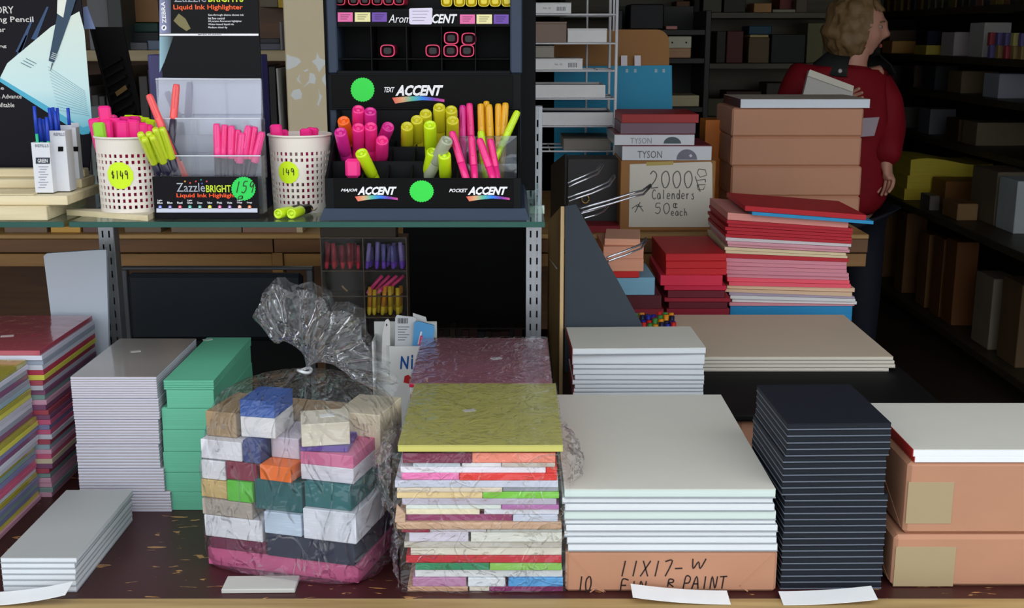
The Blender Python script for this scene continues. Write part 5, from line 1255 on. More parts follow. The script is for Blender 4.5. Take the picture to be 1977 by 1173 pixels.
# ================================================================== slate and plywood hook stand
hs_ = thing('hook_stand', 'slate grey merchandise stand with plywood back and chrome peg hooks', 'display stand', (.12, 2.1, TZ))
PLY = wood((150, 118, 74), (178, 146, 100), 5, axis=2, name='plywood')
Yp0 = 2.10
A_ = atY(1090, 398, Yp0); B_ = atY(1050, 364, 2.88)
xk = A_.x; zbk = atX(1050, 364, xk) ; Y2 = min(zbk.y, 2.86)
prism('plywood_panel', [(xk - .006, Yp0, TZ), (xk - .006, Yp0, A_.z), (xk - .006, Y2, atX(1050, 364, xk).z - .0), (xk - .006, Y2, TZ)], (.006, 0, 0), PLY, hs_)
xbox('panel_edge', xk - .007, xk - .0005, Yp0 - .002, Yp0 - .0002, TZ, A_.z, mat((206, 176, 128), .6), hs_, .0003)
t1 = atY(1095, 297, Yp0 + .01); t2 = atX(1050, 264, t1.x)
prism('black_panel', [(t1.x - .004, Yp0 + .01, A_.z + .0006), (t1.x - .004, Yp0 + .01, t1.z), (t1.x - .004, Y2, t2.z), (t1.x - .004, Y2, zbk.z + .0006)], (.0035, 0, 0), mat((14, 14, 15), .5, spec=.2), hs_)
SL = mat((46, 56, 66), .55, .08, 18)
zsl = BZ + .0005; q_ = [atY(1091, 398, Yp0 - .004), atY(1112, 394, Yp0 - .004), atY(1240, 627, Yp0 - .004), atY(1242, 660, Yp0 - .004), atY(1091, 660, Yp0 - .004)]
for v_ in q_[3:]: v_.z = zsl
prism('side_panel', q_, (0, .0035, 0), SL, hs_)
CH = mat((206, 208, 216), .18, .05, metal=.9)
for j, (pts, r_) in enumerate((([(1096, 353), (1130, 338), (1152, 328), (1163, 315)], .0026), ([(1096, 381), (1140, 366), (1174, 351), (1186, 338)], .0028), ([(1114, 404), (1170, 388), (1222, 372), (1240, 368), (1256, 356)], .003), ([(1122, 412), (1150, 404), (1168, 398), (1176, 390)], .0022), ([(1128, 421), (1152, 414), (1166, 407), (1174, 398)], .0022), ([(1172, 497), (1205, 485), (1236, 472), (1247, 460)], .003))):
    q = 6 if j in (0, 1, 2, 5) else 0
    Yh = [Yp0 + .004 + .02 * i for i in range(len(pts))]
    tube('peg_hook', [atY(px, py, y) for (px, py), y in zip(pts, Yh)], r_ * .72, CH, hs_, 8)
    if q:
        tube('peg_hook', [atY(px + 2, py + 7, y) for (px, py), y in zip(pts[:-1], Yh)] + [atY(pts[-1][0] + 1, pts[-1][1] + 3, Yh[-1])], r_ * .72, CH, hs_, 8)
tube('plastic_tie', [atX(1062, 500, xk - .007), atX(1075, 518, xk - .007)], .0016, mat((206, 200, 190), .4), hs_, 6)
# ================================================================== long counter behind
CWD = wood((84, 52, 20), (112, 72, 30), 4, name='counter_wood'); CWL = wood((120, 84, 36), (150, 108, 54), 4, name='counter_light')
YC0 = 2.90
ct = thing('long_counter', 'long dark wooden counter across the shop behind the tables', 'counter', (0, 3.2, 0))
xbox('counter_top', -2.6, 0.90, YC0, 3.75, KZ - .012, KZ, wood((150, 112, 60), (178, 140, 84), 4, name='counter_top'), ct, .002)
z_a = atY(300, 488, YC0).z; z_b = atY(300, 491, YC0).z; z_c = atY(300, 516, YC0).z
x_s = atY(527, 470, YC0).x
xbox('fascia_board', -2.6, x_s - .0015, YC0 + .004, YC0 + .022, z_a, KZ - .0125, CWD, ct, .001)
xbox('fascia_board', x_s + .0015, 0.90, YC0 + .004, YC0 + .022, z_a, KZ - .0125, CWD, ct, .001)
x_p0, x_p1 = atY(524, 500, YC0).x, atY(545, 500, YC0).x
xbox('lower_rail', -2.6, x_p0 - .001, YC0 + .012, YC0 + .03, z_c, z_b, CWL, ct, .001); xbox('lower_rail', x_p1 + .001, 0.90, YC0 + .012, YC0 + .03, z_c, z_b, CWL, ct, .001)
xbox('counter_post', x_p0, x_p1, YC0 + .006, YC0 + .05, 0, z_a - .001, CWL, ct, .001)
for x_ in (-2.55, .66): xbox('counter_post', x_ - .03, x_ + .03, YC0 + .03, YC0 + .09, 0, z_c - .001, CWD, ct, .001)
xbox('back_panel', -2.6, 0.90, 3.70, 3.72, 0, KZ - .013, CWD, ct)
# loose paper on the counter, seen just under the glass shelf
random.seed(3)
for (p0, p1, y0, y1, c, lab) in ((8, 90, 431, 445, (120, 100, 84), 'low pile of brown folders on the counter'), (98, 155, 438, 449, (206, 160, 76), 'manila envelope flat on the counter edge'), (160, 192, 436, 449, (110, 84, 80), 'mauve folder pile behind the slotted post'), (240, 310, 424, 446, (116, 100, 84), 'dim brown carton on the counter under the glass'), (330, 466, 428, 447, (122, 108, 92), 'grey-brown carton on the counter near the seam'), (468, 572, 426, 447, (140, 108, 92), 'rosy brown carton on the counter by the seam'), (572, 584, 424, 446, (196, 176, 140), 'thin pale board leaning on the counter')):
    o = fbox('counter_carton', p0, p1, y0, y1, YC0 + .03, .2, mat(c, .6, .1)); o.location.z = KZ; tag(o, lab, 'carton')
# ================================================================== calendar box and what lies on it
YX = 2.95
CARD = mat((150, 104, 56), .65, .08, 12)
cb = thing('carton', 'cardboard carton with a handwritten white price sheet on its front', 'carton', (atY(1288, 440, YX).x, YX + .12, KZ))
a, b, z1_, z0_ = fr(1197, 1380, 310, 443, YX)
xbox('carton_body', a, b, YX, YX + .25, KZ, z1_, CARD, cb, .002)
pts = [(1216, 317), (1372, 312), (1375, 316), (1376, 430), (1369, 438), (1214, 438)]
sh = prism_px('price_sheet', pts, YX - .001, .0008, mat((206, 202, 190), .6, .03), cb)
GI = mat((96, 96, 92), .6)
hand('handwriting', '2000', 1252, 1340, 330, 362, YX - .001, 2.2, GI, sh); hand('handwriting', 'Calenders', 1258, 1342, 366, 384, YX - .001, 1.8, GI, sh)
hand('handwriting', '50^', 1262, 1312, 392, 412, YX - .001, 1.8, GI, sh); hand('handwriting', 'each', 1294, 1328, 402, 416, YX - .001, 1.6, GI, sh)
ribbon_px('handwriting', [[(1220, 402), (1232, 394), (1242, 408)], [(1226, 410), (1236, 390)], [(1228, 398), (1240, 398)]], YX - .001, 1.8, GI, sh)
ribbon_px('handwriting', [[(1349, 326), (1362, 328), (1364, 338), (1352, 342), (1346, 334), (1349, 326)], [(1346, 348), (1362, 346)], [(1362, 346), (1362, 352)], [(1346, 357), (1362, 356), (1358, 366), (1348, 366), (1346, 357)], [(1342, 340), (1352, 370)]], YX - .001, 1.8, GI, sh)
prism_px('tape_strip', [(1248, 313), (1300, 311), (1300, 318), (1248, 320)], YX - .0015, .0004, mat((176, 156, 84), .4), cb)
prism_px('torn_edge', [(1212, 440), (1372, 440), (1372, 443), (1212, 443)], YX - .0008, .0006, CARD, cb)
ZB = z1_
SILV = mat((196, 200, 206), .25, .06, 12, .05, coat=.4); 
def book(label, px0, px1, py0, py1, Y, z0_, title, disc, m, edge):
    a, b, z1_, zz_ = fr(px0, px1, py0, py1, Y); h = z1_ - zz_
    o = thing('boxed_calendar', label, 'calendar box', ((a + b) / 2, Y + .11, z0_))
    xbox('box_body', a, b, Y, Y + .22, z0_, z0_ + h - .002, m, o, .001); xbox('box_cover', a, b, Y - .0005, Y + .2205, z0_ + h - .0019, z0_ + h, edge, o, .0005)
    return o, z0_ + h, z0_
o, zt_, _ = book('silver boxed calendar with a globe emblem on the carton', 1201, 1374, 281, 310, YX + .005, ZB, 'TYSON', 1, SILV, mat((130, 40, 56), .4))
text('lettering', 'TYSON', 1231, 1278, 291, 305, YX + .005, mat((90, 92, 98), .5), o, 0, 0)
pts = [(1326 + 20 * math.cos(k * math.pi / 16), 308 - 20 * math.sin(k * math.pi / 16)) for k in range(17)]; prism_px('globe_print', pts, YX + .0044, .0004, mat((104, 104, 118), .4, .3, 60), o)
prism_px('globe_spot', [(1330, 300), (1334, 297), (1337, 301), (1333, 304)], YX + .0038, .0004, mat((196, 190, 206), .4), o)
o, zt2_, _ = book('tilted silver boxed calendar with a dark dome emblem', 1186, 1341, 257, 279, YX + .01, zt_, 'TYSON', 1, SILV, mat((110, 40, 50), .4))
text('lettering', 'TYSON', 1217, 1258, 266, 277, YX + .01, mat((130, 132, 138), .5), o, 0, 0)
pts = [(1298 + 17 * math.cos(k * math.pi / 12), 277 - 13 * math.sin(k * math.pi / 12)) for k in range(13)]; prism_px('dome_print', pts, YX + .0094, .0004, mat((60, 76, 84), .4, .3, 60), o)
o = fbox('flat_box', 1198, 1343, 236, 257, YX + .012, .2, mat((112, 88, 100), .55)); o.location.z = zt2_; tag(o, 'flat mauve-grey box under the red album', 'box'); zz_ = zt2_ + o.dimensions.z if False else zt2_ + (fr(1198, 1343, 236, 257, YX + .012)[2] - fr(1198, 1343, 236, 257, YX + .012)[3])
o = fbox('album', 1200, 1349, 219, 236, YX + .01, .21, mat((150, 34, 34), .5)); o.location.z = zz_; tag(o, 'red album lying topmost over the silver calendars', 'album')
# ================================================================== white wire rack with boxes
YR = 3.15
rk = thing('wire_rack', 'white wire rack holding flat white boxes beside the highlighter stand', 'rack', (atY(1110, 300, YR).x, YR + .1, KZ))
WW = mat((200, 200, 204), .35)
xl_, xr_ = atY(1000, 100, YR).x, atY(1190, 100, YR).x; zt_ = atY(1100, -60, YR).z
for x_ in (xl_, xr_):
    for y_ in (YR, YR + .22): tube('upright_wire', [(x_, y_, KZ), (x_, y_, zt_)], .0042, WW, rk, 8)
tube('upright_wire', [(xr_ - .008, YR + .004, atY(1186, 60, YR).z), (xr_ - .008, YR + .004, zt_)], .003, WW, rk, 8)
tube('upright_wire', [(atY(1133, 100, YR + .22).x, YR + .22, KZ), (atY(1133, 100, YR + .22).x, YR + .22, zt_)], .003, WW, rk, 8)
for y in (28, 84, 137, 191, 244, 292):
    z_ = atY(1100, y, YR).z
    for yy in (YR, YR + .11, YR + .22): tube('shelf_wire', [(xl_, yy, z_), (xr_, yy, z_)], .0026, WW, rk, 6)
    for x_ in (xl_, xr_): tube('shelf_wire', [(x_, YR, z_), (x_, YR + .22, z_)], .0026, WW, rk, 6)
    for k in range(1, 6): x_ = xl_ + (xr_ - xl_) * k / 6; tube('shelf_wire', [(x_, YR, z_), (x_, YR + .22, z_)], .0016, WW, rk, 5)
WB = mat((206, 206, 206), .5)
def rackbox(p0, p1, y0, y1, ysh, c, lab, opn=False, code=False):
    z_ = atY(1100, ysh, YR).z + .0028; a, b, z1_, zz_ = fr(p0, p1, y0, y1, YR); h = z1_ - zz_
    o = thing('flat_box', lab, 'box', ((a + b) / 2, YR + .1, z_))
    if opn:
        xbox('tray_front', a, b, YR + .004, YR + .006, z_, z_ + h, c, o, .0004)
        for x_ in (a, b - .002): xbox('tray_side', x_, x_ + .002, YR + .006, YR + .2, z_, z_ + h, c, o, .0004)
        xbox('tray_filling', a + .002, b - .002, YR + .006, YR + .2, z_, z_ + h * .8, mat((56, 34, 50), .6), o, .0004)
        xbox('tray_back', a, b, YR + .2, YR + .202, z_, z_ + h, c, o, .0004)
    else:
        xbox('box_body', a, b, YR + .004, YR + .2, z_, z_ + h * .9, c, o, .001); xbox('box_lid', a - .0005, b + .0005, YR + .0035, YR + .2005, z_ + h * .9, z_ + h, c, o, .0005)
    if code:
        px = p1 - 28
        for k in range(6): prism_px('bar', [(px + k * 3, y0 + 8), (px + 1.6 + k * 3, y0 + 8), (px + 1.6 + k * 3, y1 - 5), (px + k * 3, y1 - 5)], YR + .0032, .0003, mat((120, 120, 124), .5), o)
        text('lettering', 'No. 10', px - 26, px - 12, y0 + 9, y1 - 9, YR + .0032, mat((120, 120, 124), .5), o)
rackbox(1010, 1103, 5, 26, 28, WB, 'white barcoded box on the top wire shelf', code=True)
rackbox(1096, 1172, 55, 82, 84, WB, 'plain white box on the second wire shelf')
rackbox(1010, 1094, 40, 80, 84, mat((120, 100, 90), .6), 'brown mottled box on the second wire shelf')
rackbox(1010, 1125, 113, 135, 137, WB, 'long white barcoded box on the third wire shelf', code=True)
rackbox(1010, 1070, 88, 111, 113.5, mat((130, 124, 116), .6), 'grey box on the third wire shelf'); 
rackbox(1010, 1169, 164, 189, 191, WB, 'open white tray on the fourth wire shelf', True)
rackbox(1046, 1184, 217, 242, 244, WB, 'open white tray on the fifth wire shelf', True)
rackbox(1088, 1180, 268, 290, 292, mat((120, 114, 106), .6), 'grey carton on the lowest wire shelf')
bpy.data.objects['flat_box.004'].location.z += 0
# cardboard and blue pad behind the rack
YN = 3.42
def rounded(px0, px1, py0, py1, r):
    q = [(px0 + r - r * math.sin(k * math.pi / 12), py0 + r - r * math.cos(k * math.pi / 12)) for k in range(7)][::-1]
    q2 = [(px1 - r + r * math.sin(k * math.pi / 12), py0 + r - r * math.cos(k * math.pi / 12)) for k in range(7)]
    return q + q2 + [(px1, py1), (px0, py1)]
o = prism_px('cardboard_sheet', rounded(1070, 1292, 57, 330, 24), YN + .012, .006, mat((150, 104, 54), .65, .06, 8)); tag(o, 'brown round-cornered cardboard sheet behind the blue pad', 'cardboard')
o = thing('blue_pad', 'turquoise blue hanging folder pad before the cardboard sheet', 'folder', atY(1190, 330, YN)); o.location.z = KZ
prism_px('blue_sheet', [(1070, 128), (1297, 126), (1299, 330), (1070, 330)], YN, .008, mat((14, 140, 180), .5, .04, 8), o)
for px in (1208, 1224, 1264, 1279): prism_px('white_slot', [(px, 133), (px + 5, 133), (px + 5, 140), (px, 140)], YN - .0006, .0004, mat((150, 180, 190), .5), o)
for px in (1199, 1225): prism_px('white_tab', [(px, 107), (px + 12, 107), (px + 12, 127), (px, 127)], YN - .001, .0008, mat((216, 210, 216), .45), o)
# ================================================================== kraft tower on the counter
YW = 3.12
edges = [208, 264, 321, 379, 443]
for i in range(3, -1, -1):
    zt_ = atY(1540, edges[i], YW).z; zb_ = KZ if i == 3 else zprev_
    off = [0, -2, -2, -4][i]
    kraft(['kraft package carrying a white pad atop the tall tower', 'second kraft package down the tall tower', 'kraft package below the middle of the tall tower', 'kraft package at the foot of the tall tower'][i], 1413 + off, 1667 + off * 2, edges[i], edges[i + 1], YW, .24, zt_, zb_)
    zprev_ = zt_
a, b, z1_, z0_ = fr(1429, 1678, 191, 208, YW)
pad('writing_pad', 'thick white pad topmost on the tall kraft tower', 'paper pad', None, (a + b) / 2, YW + .118, zprev_, b - a, .25, z1_ - z0_, mat((214, 222, 232), .6, .02, lines=.1), mat((190, 178, 164), .6), binding=mat((90, 52, 44), .5))
# ================================================================== beige post standing on the counter
YPo = 3.3
pl = thing('beige_post', 'beige painted post with pale flaked patches behind the basket', 'post', (atY(594, 300, YPo).x, YPo + .07, KZ))
a, b, _, _ = fr(551, 636, 0, 250, YPo)
xbox('post_body', a, b, YPo, YPo + .13, KZ, 2.8, mat((228, 212, 178), .6, .05, 6), pl, .003)
FLK = mat((240, 244, 242), .6, .04)
for pts in ([(553, 104), (558, 107), (576, 112), (582, 119), (572, 128), (556, 135), (553, 133)], [(612, 101), (617, 112), (628, 116), (632, 119), (624, 128), (616, 140), (611, 128), (602, 118), (610, 114)], [(573, 152), (580, 142), (577, 152), (582, 162), (574, 156)], [(598, 140), (607, 143), (610, 152), (608, 162), (598, 160), (585, 169), (596, 156)], [(622, 150), (634, 136), (636, 168), (630, 168), (622, 156)], [(566, 174), (578, 171), (583, 180), (582, 190), (570, 193), (561, 184)], [(614, 168), (617, 180), (622, 186), (615, 205), (612, 202), (616, 188)], [(586, 136), (594, 133), (596, 136), (588, 139)]):
    prism_px('paint_flake', pts, YPo - .0012, .001, FLK, pl)
# ================================================================== left shelving behind the counter
YL = 4.1
ls = thing('wall_shelving', 'dark shelving with a pale shelf edge behind the beige post', 'shelving', (-1.0, YL + .2, 0))
zsh = atY(300, 97, YL).z
xbox('shelf_board', -2.4, .0, YL, YL + .4, atY(300, 118, YL).z, zsh, wood((170, 152, 112), (196, 178, 138), 4, name='pale_shelf'), ls, .002)
xbox('lower_board', -2.4, .0, YL, YL + .4, KZ - .06, KZ - .03, CWD, ls, .002)
xbox('shelf_back', -2.4, .0, YL + .4, YL + .42, 0, 2.3, CWD, ls)
a, b = fr(211, 238, 0, 90, YL)[:2]; xbox('shelf_upright', a, b, YL - .01, YL + .39, zsh + .001, 2.3, mat((70, 76, 74), .5), ls, .002)
for x_ in (-2.4, -.03): xbox('shelf_end', x_, x_ + .03, YL, YL + .39, 0, 2.3, CWD, ls, .002)
def lbox(name, p0, p1, y0, y1, Y, c, lab, cat, base=None, depth=.2, rough=.55):
    a, b, z1_, z0_ = fr(p0, p1, y0, y1, Y); z0_ = z0_ if base is None else base
    return tag(xbox(name, a, b, Y, Y + depth, z0_, z1_, mat(c, rough, .12, 8, .06), None, .002), lab, cat)
lbox('grey_cabinet', 168, 210, -60, 97, YL + .03, (128, 128, 132), 'light grey box file standing on the pale shelf', 'box file', zsh)
lbox('carton', 241, 305, -50, 43, YL + .14, (150, 108, 66), 'brown carton high on the pale shelf edge', 'carton', None)
lbox('green_folder', 240, 305, 44, 62, YL + .12, (20, 62, 52), 'dark green folder under the brown carton', 'folder')
lbox('ring_binder', 240, 306, 62, 82, YL + .10, (28, 30, 34), 'black binder under the dark green folder', 'binder')
lbox('book', 242, 284, 82, 97, YL + .06, (104, 104, 108), 'grey book lying on the pale shelf', 'book', zsh)
lbox('book', 285, 309, 78, 97, YL + .07, (110, 124, 150), 'pale blue-grey book lying on the pale shelf', 'book', zsh)
lbox('book', 498, 542, 84, 97, YL + .05, (96, 96, 110), 'slate book lying on the shelf beside the post', 'book', zsh)
lbox('book', 498, 540, 74, 84, YL + .06, (60, 60, 66), 'charcoal book lying on the slate book', 'book')
lbox('book', 540, 545, 42, 97, YL + .03, (130, 126, 126), 'thin pale book upright beside the post', 'book', zsh)
lbox('book', 545, 552, 40, 97, YL + .03, (70, 60, 62), 'dark book upright beside the post', 'book', zsh)
lbox('carton', 500, 536, -30, 14, YL + .15, (110, 100, 80), 'mottled carton above the charcoal book', 'carton'); lbox('carton', 536, 556, -30, 15, YL + .14, (196, 160, 40), 'yellow carton above the upright books', 'carton')
# things under that shelf, standing on the counter behind the glass
random.seed(9)
px = 158
while px < 300:
    w_ = random.uniform(8, 20); h_ = random.uniform(120, 190)
    lbox('book', px, px + w_ - 1, h_, 330, 3.5, random.choice([(60, 56, 56), (44, 40, 44), (86, 82, 78), (38, 42, 44), (70, 58, 44)]), 'dim upright book on the counter behind the ribbed rack', 'book', KZ)['group'] = 'books behind the ribbed rack'
    px += w_
for (p0, p1, y0, c, lab) in ((500, 520, 125, (40, 34, 30), 'brown-black upright folder beside the beige post'), (522, 536, 128, (30, 26, 26), 'jet black upright folder beside the beige post')):
    lbox('folder', p0, p1, y0, 330, 3.45, c, lab, 'folder', KZ)
o = prism_px('leaning_board', [(533, 132), (536, 132), (549, 330), (545, 330)], 3.28, .15, mat((150, 150, 150), .5)); tag(o, 'thin pale board leaning beside the beige post', 'board')
# ================================================================== aisle shelving on the right
X0 = 2.10
SHW = mat((66, 58, 44), .55, .15, 6)
rs = thing('aisle_shelving', 'long dark aisle shelving crowded with stock beyond the red-coated shopper', 'shelving', (X0 + .4, 6, 0))
lev = [.08, .60, .90, 1.16, 1.36, 1.62]
for z_ in lev:
    xbox('shelf_board', X0 + (.0 if z_ < .8 else .30), X0 + .8, 3.6, 8.6, z_ - .035, z_, wood((56, 48, 34), (78, 68, 48), 4, name='aisle_wood'), rs, .002)
for y_ in (3.62, 8.56): xbox('shelf_upright', X0 + .32, X0 + .78, y_ - .02, y_ + .02, 0, 1.95, mat((44, 38, 30), .6), rs, .002)
xbox('shelf_back', X0 + .8, X0 + .83, 3.6, 8.6, 0, 1.95, wood((56, 48, 34), (78, 68, 48), 4, name='aisle_wood'), rs)
xbox('kick_board', X0 + .03, X0 + .06, 3.6, 8.6, 0, .044, mat((40, 34, 26), .6), rs)
def ab(name, p0, p1, y0, y1, z_, c, lab, cat, x=None, depth=.25, grp=None):
    """front-facing thing on an aisle shelf: its lower left corner is found on the shelf board"""
    p = atX(p0, y1, (X0 + .16 if z_ < .8 else X0 + (.31 if cat == 'packet' else .36)) if x is None else x)
    D = p.y * CT + (CAMZ - z_) * ST; w_ = (p1 - p0) * D / F; h_ = (y1 - y0) * D / F / .98
    p.x = max(p.x, X0 + .01)
    o = xbox(name, p.x, min(p.x + w_, X0 + .79), p.y, p.y + depth, z_ + .0003, z_ + h_, mat(c, .55, .15, 7, .08), None, .003)
    return tag(o, lab, cat, grp)
# shelf .57 : yellow paper, wooden box, cartons
for i, (yb, yt, c) in enumerate(((372, 350, (232, 206, 60)), (350, 326, (240, 216, 70)), (326, 297, (244, 222, 74)))):
    p = atX(1746 + i * 4, 372, X0 + .03 + .008 * i); D = p.y * CT + .9 * ST; w_ = (1904 - 1746) * D / F
    z0_ = .6005 + (372 - yb) * D / F; z1_ = .6005 + (372 - yt) * D / F - .001
    xa_ = p.x; V = []; Fs = []; n = 10
    for k in range(n + 1):
        t = k / n; zc_ = .018 * math.sin(t * 5.0 + .6) * (i / 2) 
        for (yy, zz_) in ((p.y, z0_ + (.018 * math.sin(t * 5.0 + .6) * ((i - 1) / 2) if i else 0)), (p.y + .4, z0_ + (.018 * math.sin(t * 5 + .6) * ((i - 1) / 2) if i else 0)), (p.y + .4, z1_ + zc_), (p.y, z1_ + zc_)):
            V.append((xa_ + w_ * t, yy, zz_))
        if k:
            q = len(V) - 8
            for m_ in range(4): Fs.append((q + m_, q + (m_ + 1) % 4, q + 4 + (m_ + 1) % 4, q + 4 + m_))
    Fs += [(0, 1, 2, 3), (4 * n, 4 * n + 1, 4 * n + 2, 4 * n + 3)]
    tag(mesh('paper_ream', V, Fs, mat(c, .6, .06, 12, lines=.3)), ['lowest yellow paper ream on the aisle shelf', 'middle yellow paper ream on the aisle shelf', 'wavy yellow paper ream topmost on the aisle shelf'][i], 'paper ream')
ab('wooden_box', 1822, 1918, 356, 404, .60, (140, 92, 42), 'small wooden drawer box before the yellow reams', 'box', depth=.2)
ab('carton', 1794, 1814, 372, 400, .60, (110, 104, 96), 'pale grey carton beside the wooden drawer box', 'carton', X0 + .03, .14)
ab('carton', 1846, 1886, 404, 436, .60, (150, 116, 76), 'flat tan carton before the wooden drawer box', 'carton', X0 + .05, .2)
ab('carton', 1915, 1985, 360, 462, .60, (120, 108, 90), 'tall taupe carton on the aisle shelf', 'carton', depth=.3)
ab('paper_pile', 1952, 2030, 392, 492, .60, (206, 216, 220), 'pale blue-white papers at the aisle shelf end', 'papers', depth=.2)
# floor level folders
for i, (p0, p1, y0, y1, c) in enumerate(((1690, 1732, 448, 588, (130, 92, 50)), (1736, 1776, 470, 622, (124, 86, 48)), (1780, 1806, 500, 640, (132, 94, 54)), (1808, 1826, 505, 654, (120, 80, 44)), (1830, 1872, 530, 690, (126, 78, 40)))):
    ab('carton', p0, p1, y0, y1, .08, c, 'upright brown carton on the lowest aisle shelf', 'carton', X0 + .06, .14, 'brown cartons on the lowest shelf')
ab('carton', 1902, 1952, 585, 722, .08, (146, 132, 116), 'pale upright carton on the lowest aisle shelf', 'carton', X0 + .06, .2)
ab('carton', 1954, 2030, 600, 760, .08, (116, 92, 64), 'brown upright carton beside the pale one on the lowest shelf', 'carton', X0 + .06, .2)
o = tube('metal_band', [atX(1805 + k * 11, 470 + [0, 10, 26, 36, 40, 38, 44, 60][k], X0 + .2) for k in range(8)], .03, mat((150, 150, 156), .25, metal=.7), None, 8); tag(o, 'curled silver metal band over the brown cartons', 'metal band')
# upper shelves
for (p0, p1, y0, y1, z_, c, lab, cat) in ((1716, 1778, 50, 92, 1.36, (110, 92, 80), 'brown tray carton high on the aisle shelf', 'carton'), (1722, 1772, 70, 93, 1.36, (226, 170, 90), 'orange-yellow packet before the tray carton', 'packet'), (1790, 1826, 50, 80, 1.405, (24, 28, 60), 'navy box beside the white paper heaps', 'box'), (1788, 1824, 80, 98, 1.36, (196, 176, 70), 'yellow packet under the navy box', 'packet'), (1840, 1892, 60, 104, 1.36, (196, 186, 184), 'greyish paper heap on the upper aisle shelf', 'papers'), (1896, 1948, 46, 110, 1.36, (206, 206, 200), 'tall white paper heap on the upper aisle shelf', 'papers'),
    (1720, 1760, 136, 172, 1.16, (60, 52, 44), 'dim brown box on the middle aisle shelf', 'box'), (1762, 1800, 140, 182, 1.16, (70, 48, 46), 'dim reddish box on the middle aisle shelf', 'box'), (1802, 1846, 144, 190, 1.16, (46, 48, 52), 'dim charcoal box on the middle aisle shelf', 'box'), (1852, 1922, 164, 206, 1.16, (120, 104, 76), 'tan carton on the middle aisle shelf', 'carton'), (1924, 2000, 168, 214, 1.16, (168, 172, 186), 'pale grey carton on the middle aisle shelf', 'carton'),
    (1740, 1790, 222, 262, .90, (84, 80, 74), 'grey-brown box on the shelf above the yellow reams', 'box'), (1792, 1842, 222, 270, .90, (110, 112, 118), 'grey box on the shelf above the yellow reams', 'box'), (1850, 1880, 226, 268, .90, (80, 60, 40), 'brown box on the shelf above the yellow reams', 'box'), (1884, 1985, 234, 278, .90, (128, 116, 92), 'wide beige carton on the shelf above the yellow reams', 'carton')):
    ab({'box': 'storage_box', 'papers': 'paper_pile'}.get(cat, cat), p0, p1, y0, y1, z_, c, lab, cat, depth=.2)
random.seed(21)
k = 0
for r in range(2):
    for q in range(6):
        p0 = 1908 + q * 15; y0 = 96 + r * 26
        ab('small_carton', p0, p0 + 13, y0, y0 + 25, 1.36 + (1 - r) * .06, random.choice([(206, 160, 120), (190, 80, 90), (206, 196, 120), (120, 110, 170), (170, 140, 90)]), 'small patterned carton stacked on the aisle shelf end', 'carton', X0 + .31, .04, 'patterned cartons on the aisle shelf')
for q in range(22):
    p0 = 1712 + q * 13
    ab('small_bottle', p0, p0 + 11, 2 + q * .2, 28 + q * .9, 1.62, random.choice([(120, 100, 50), (90, 84, 60), (150, 130, 60), (70, 60, 66), (130, 90, 70), (60, 66, 50)]), 'small dim packet along the highest aisle shelf', 'packet', X0 + .34, .08, 'packets along the highest shelf').name = 'small_packet'
# ================================================================== back shelving left of the shopper
YV = 6.3
bs = thing('back_shelving', 'dark back shelving with folders and cartons behind the kraft tower', 'shelving', (1.1, YV + .2, 0))
lv = []
for (p0, p1, y) in ((1180, 1640, 24), (1180, 1640, 122), (1180, 1640, 225), (1180, 1640, 330)):
    z_ = atY(1400, y, YV).z; lv.append(z_)
    xbox('shelf_board', .25, X0 - .15, YV, YV + .4, z_ - .03, z_, wood((62, 54, 30), (84, 74, 44), 4, name='back_wood'), bs, .002)
xbox('shelf_back', .25, X0 - .15, YV + .4, YV + .42, 0, 2.2, wood((62, 54, 30), (84, 74, 44), 4, name='back_wood'), bs)
for x_ in (.25, .955, X0 - .18): xbox('shelf_upright', x_, x_ + .03, YV + .01, YV + .39, 0, 2.2, mat((30, 26, 22), .7), bs, .002)
def bk(p0, p1, y0, lvl, c, lab, cat, y1=None, dY=.03):
    b_ = lv[lvl] if y1 is None else None
    a, b, z1_, z0_ = fr(p0, p1, y0, y1 or y0 + 10, YV + dY)
    tag(xbox({'box': 'storage_box', 'case': 'carry_case', 'papers': 'paper_pile'}.get(cat, cat), a, b, YV + dY, YV + dY + .2, (b_ if b_ is not None else z0_) + .0003, z1_, mat(c, .55, .15, 7, .08), None, .003), lab, cat)
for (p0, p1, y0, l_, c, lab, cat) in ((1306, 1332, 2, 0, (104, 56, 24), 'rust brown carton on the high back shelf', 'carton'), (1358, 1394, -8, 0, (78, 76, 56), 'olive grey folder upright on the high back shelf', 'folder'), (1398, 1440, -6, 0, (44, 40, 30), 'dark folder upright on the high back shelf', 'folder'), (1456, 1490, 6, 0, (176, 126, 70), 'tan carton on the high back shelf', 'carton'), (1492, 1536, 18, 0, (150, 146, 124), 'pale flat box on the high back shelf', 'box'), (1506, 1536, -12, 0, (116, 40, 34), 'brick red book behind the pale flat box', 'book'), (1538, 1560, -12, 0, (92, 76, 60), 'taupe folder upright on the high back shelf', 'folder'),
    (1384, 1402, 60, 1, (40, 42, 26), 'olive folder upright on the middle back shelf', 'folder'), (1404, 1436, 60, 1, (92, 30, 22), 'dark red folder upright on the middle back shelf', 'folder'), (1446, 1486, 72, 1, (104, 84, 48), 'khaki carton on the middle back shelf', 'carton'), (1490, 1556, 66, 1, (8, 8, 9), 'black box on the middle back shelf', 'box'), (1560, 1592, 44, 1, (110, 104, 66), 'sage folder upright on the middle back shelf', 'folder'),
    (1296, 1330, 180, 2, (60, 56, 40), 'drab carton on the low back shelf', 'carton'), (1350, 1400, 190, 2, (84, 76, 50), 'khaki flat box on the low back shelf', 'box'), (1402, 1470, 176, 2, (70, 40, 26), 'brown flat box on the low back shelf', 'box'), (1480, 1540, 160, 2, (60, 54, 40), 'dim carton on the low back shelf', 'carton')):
    dd = .14 if 'behind' in lab else .03
    bk(p0, p1, y0, l_, c, lab, cat, None, dd)
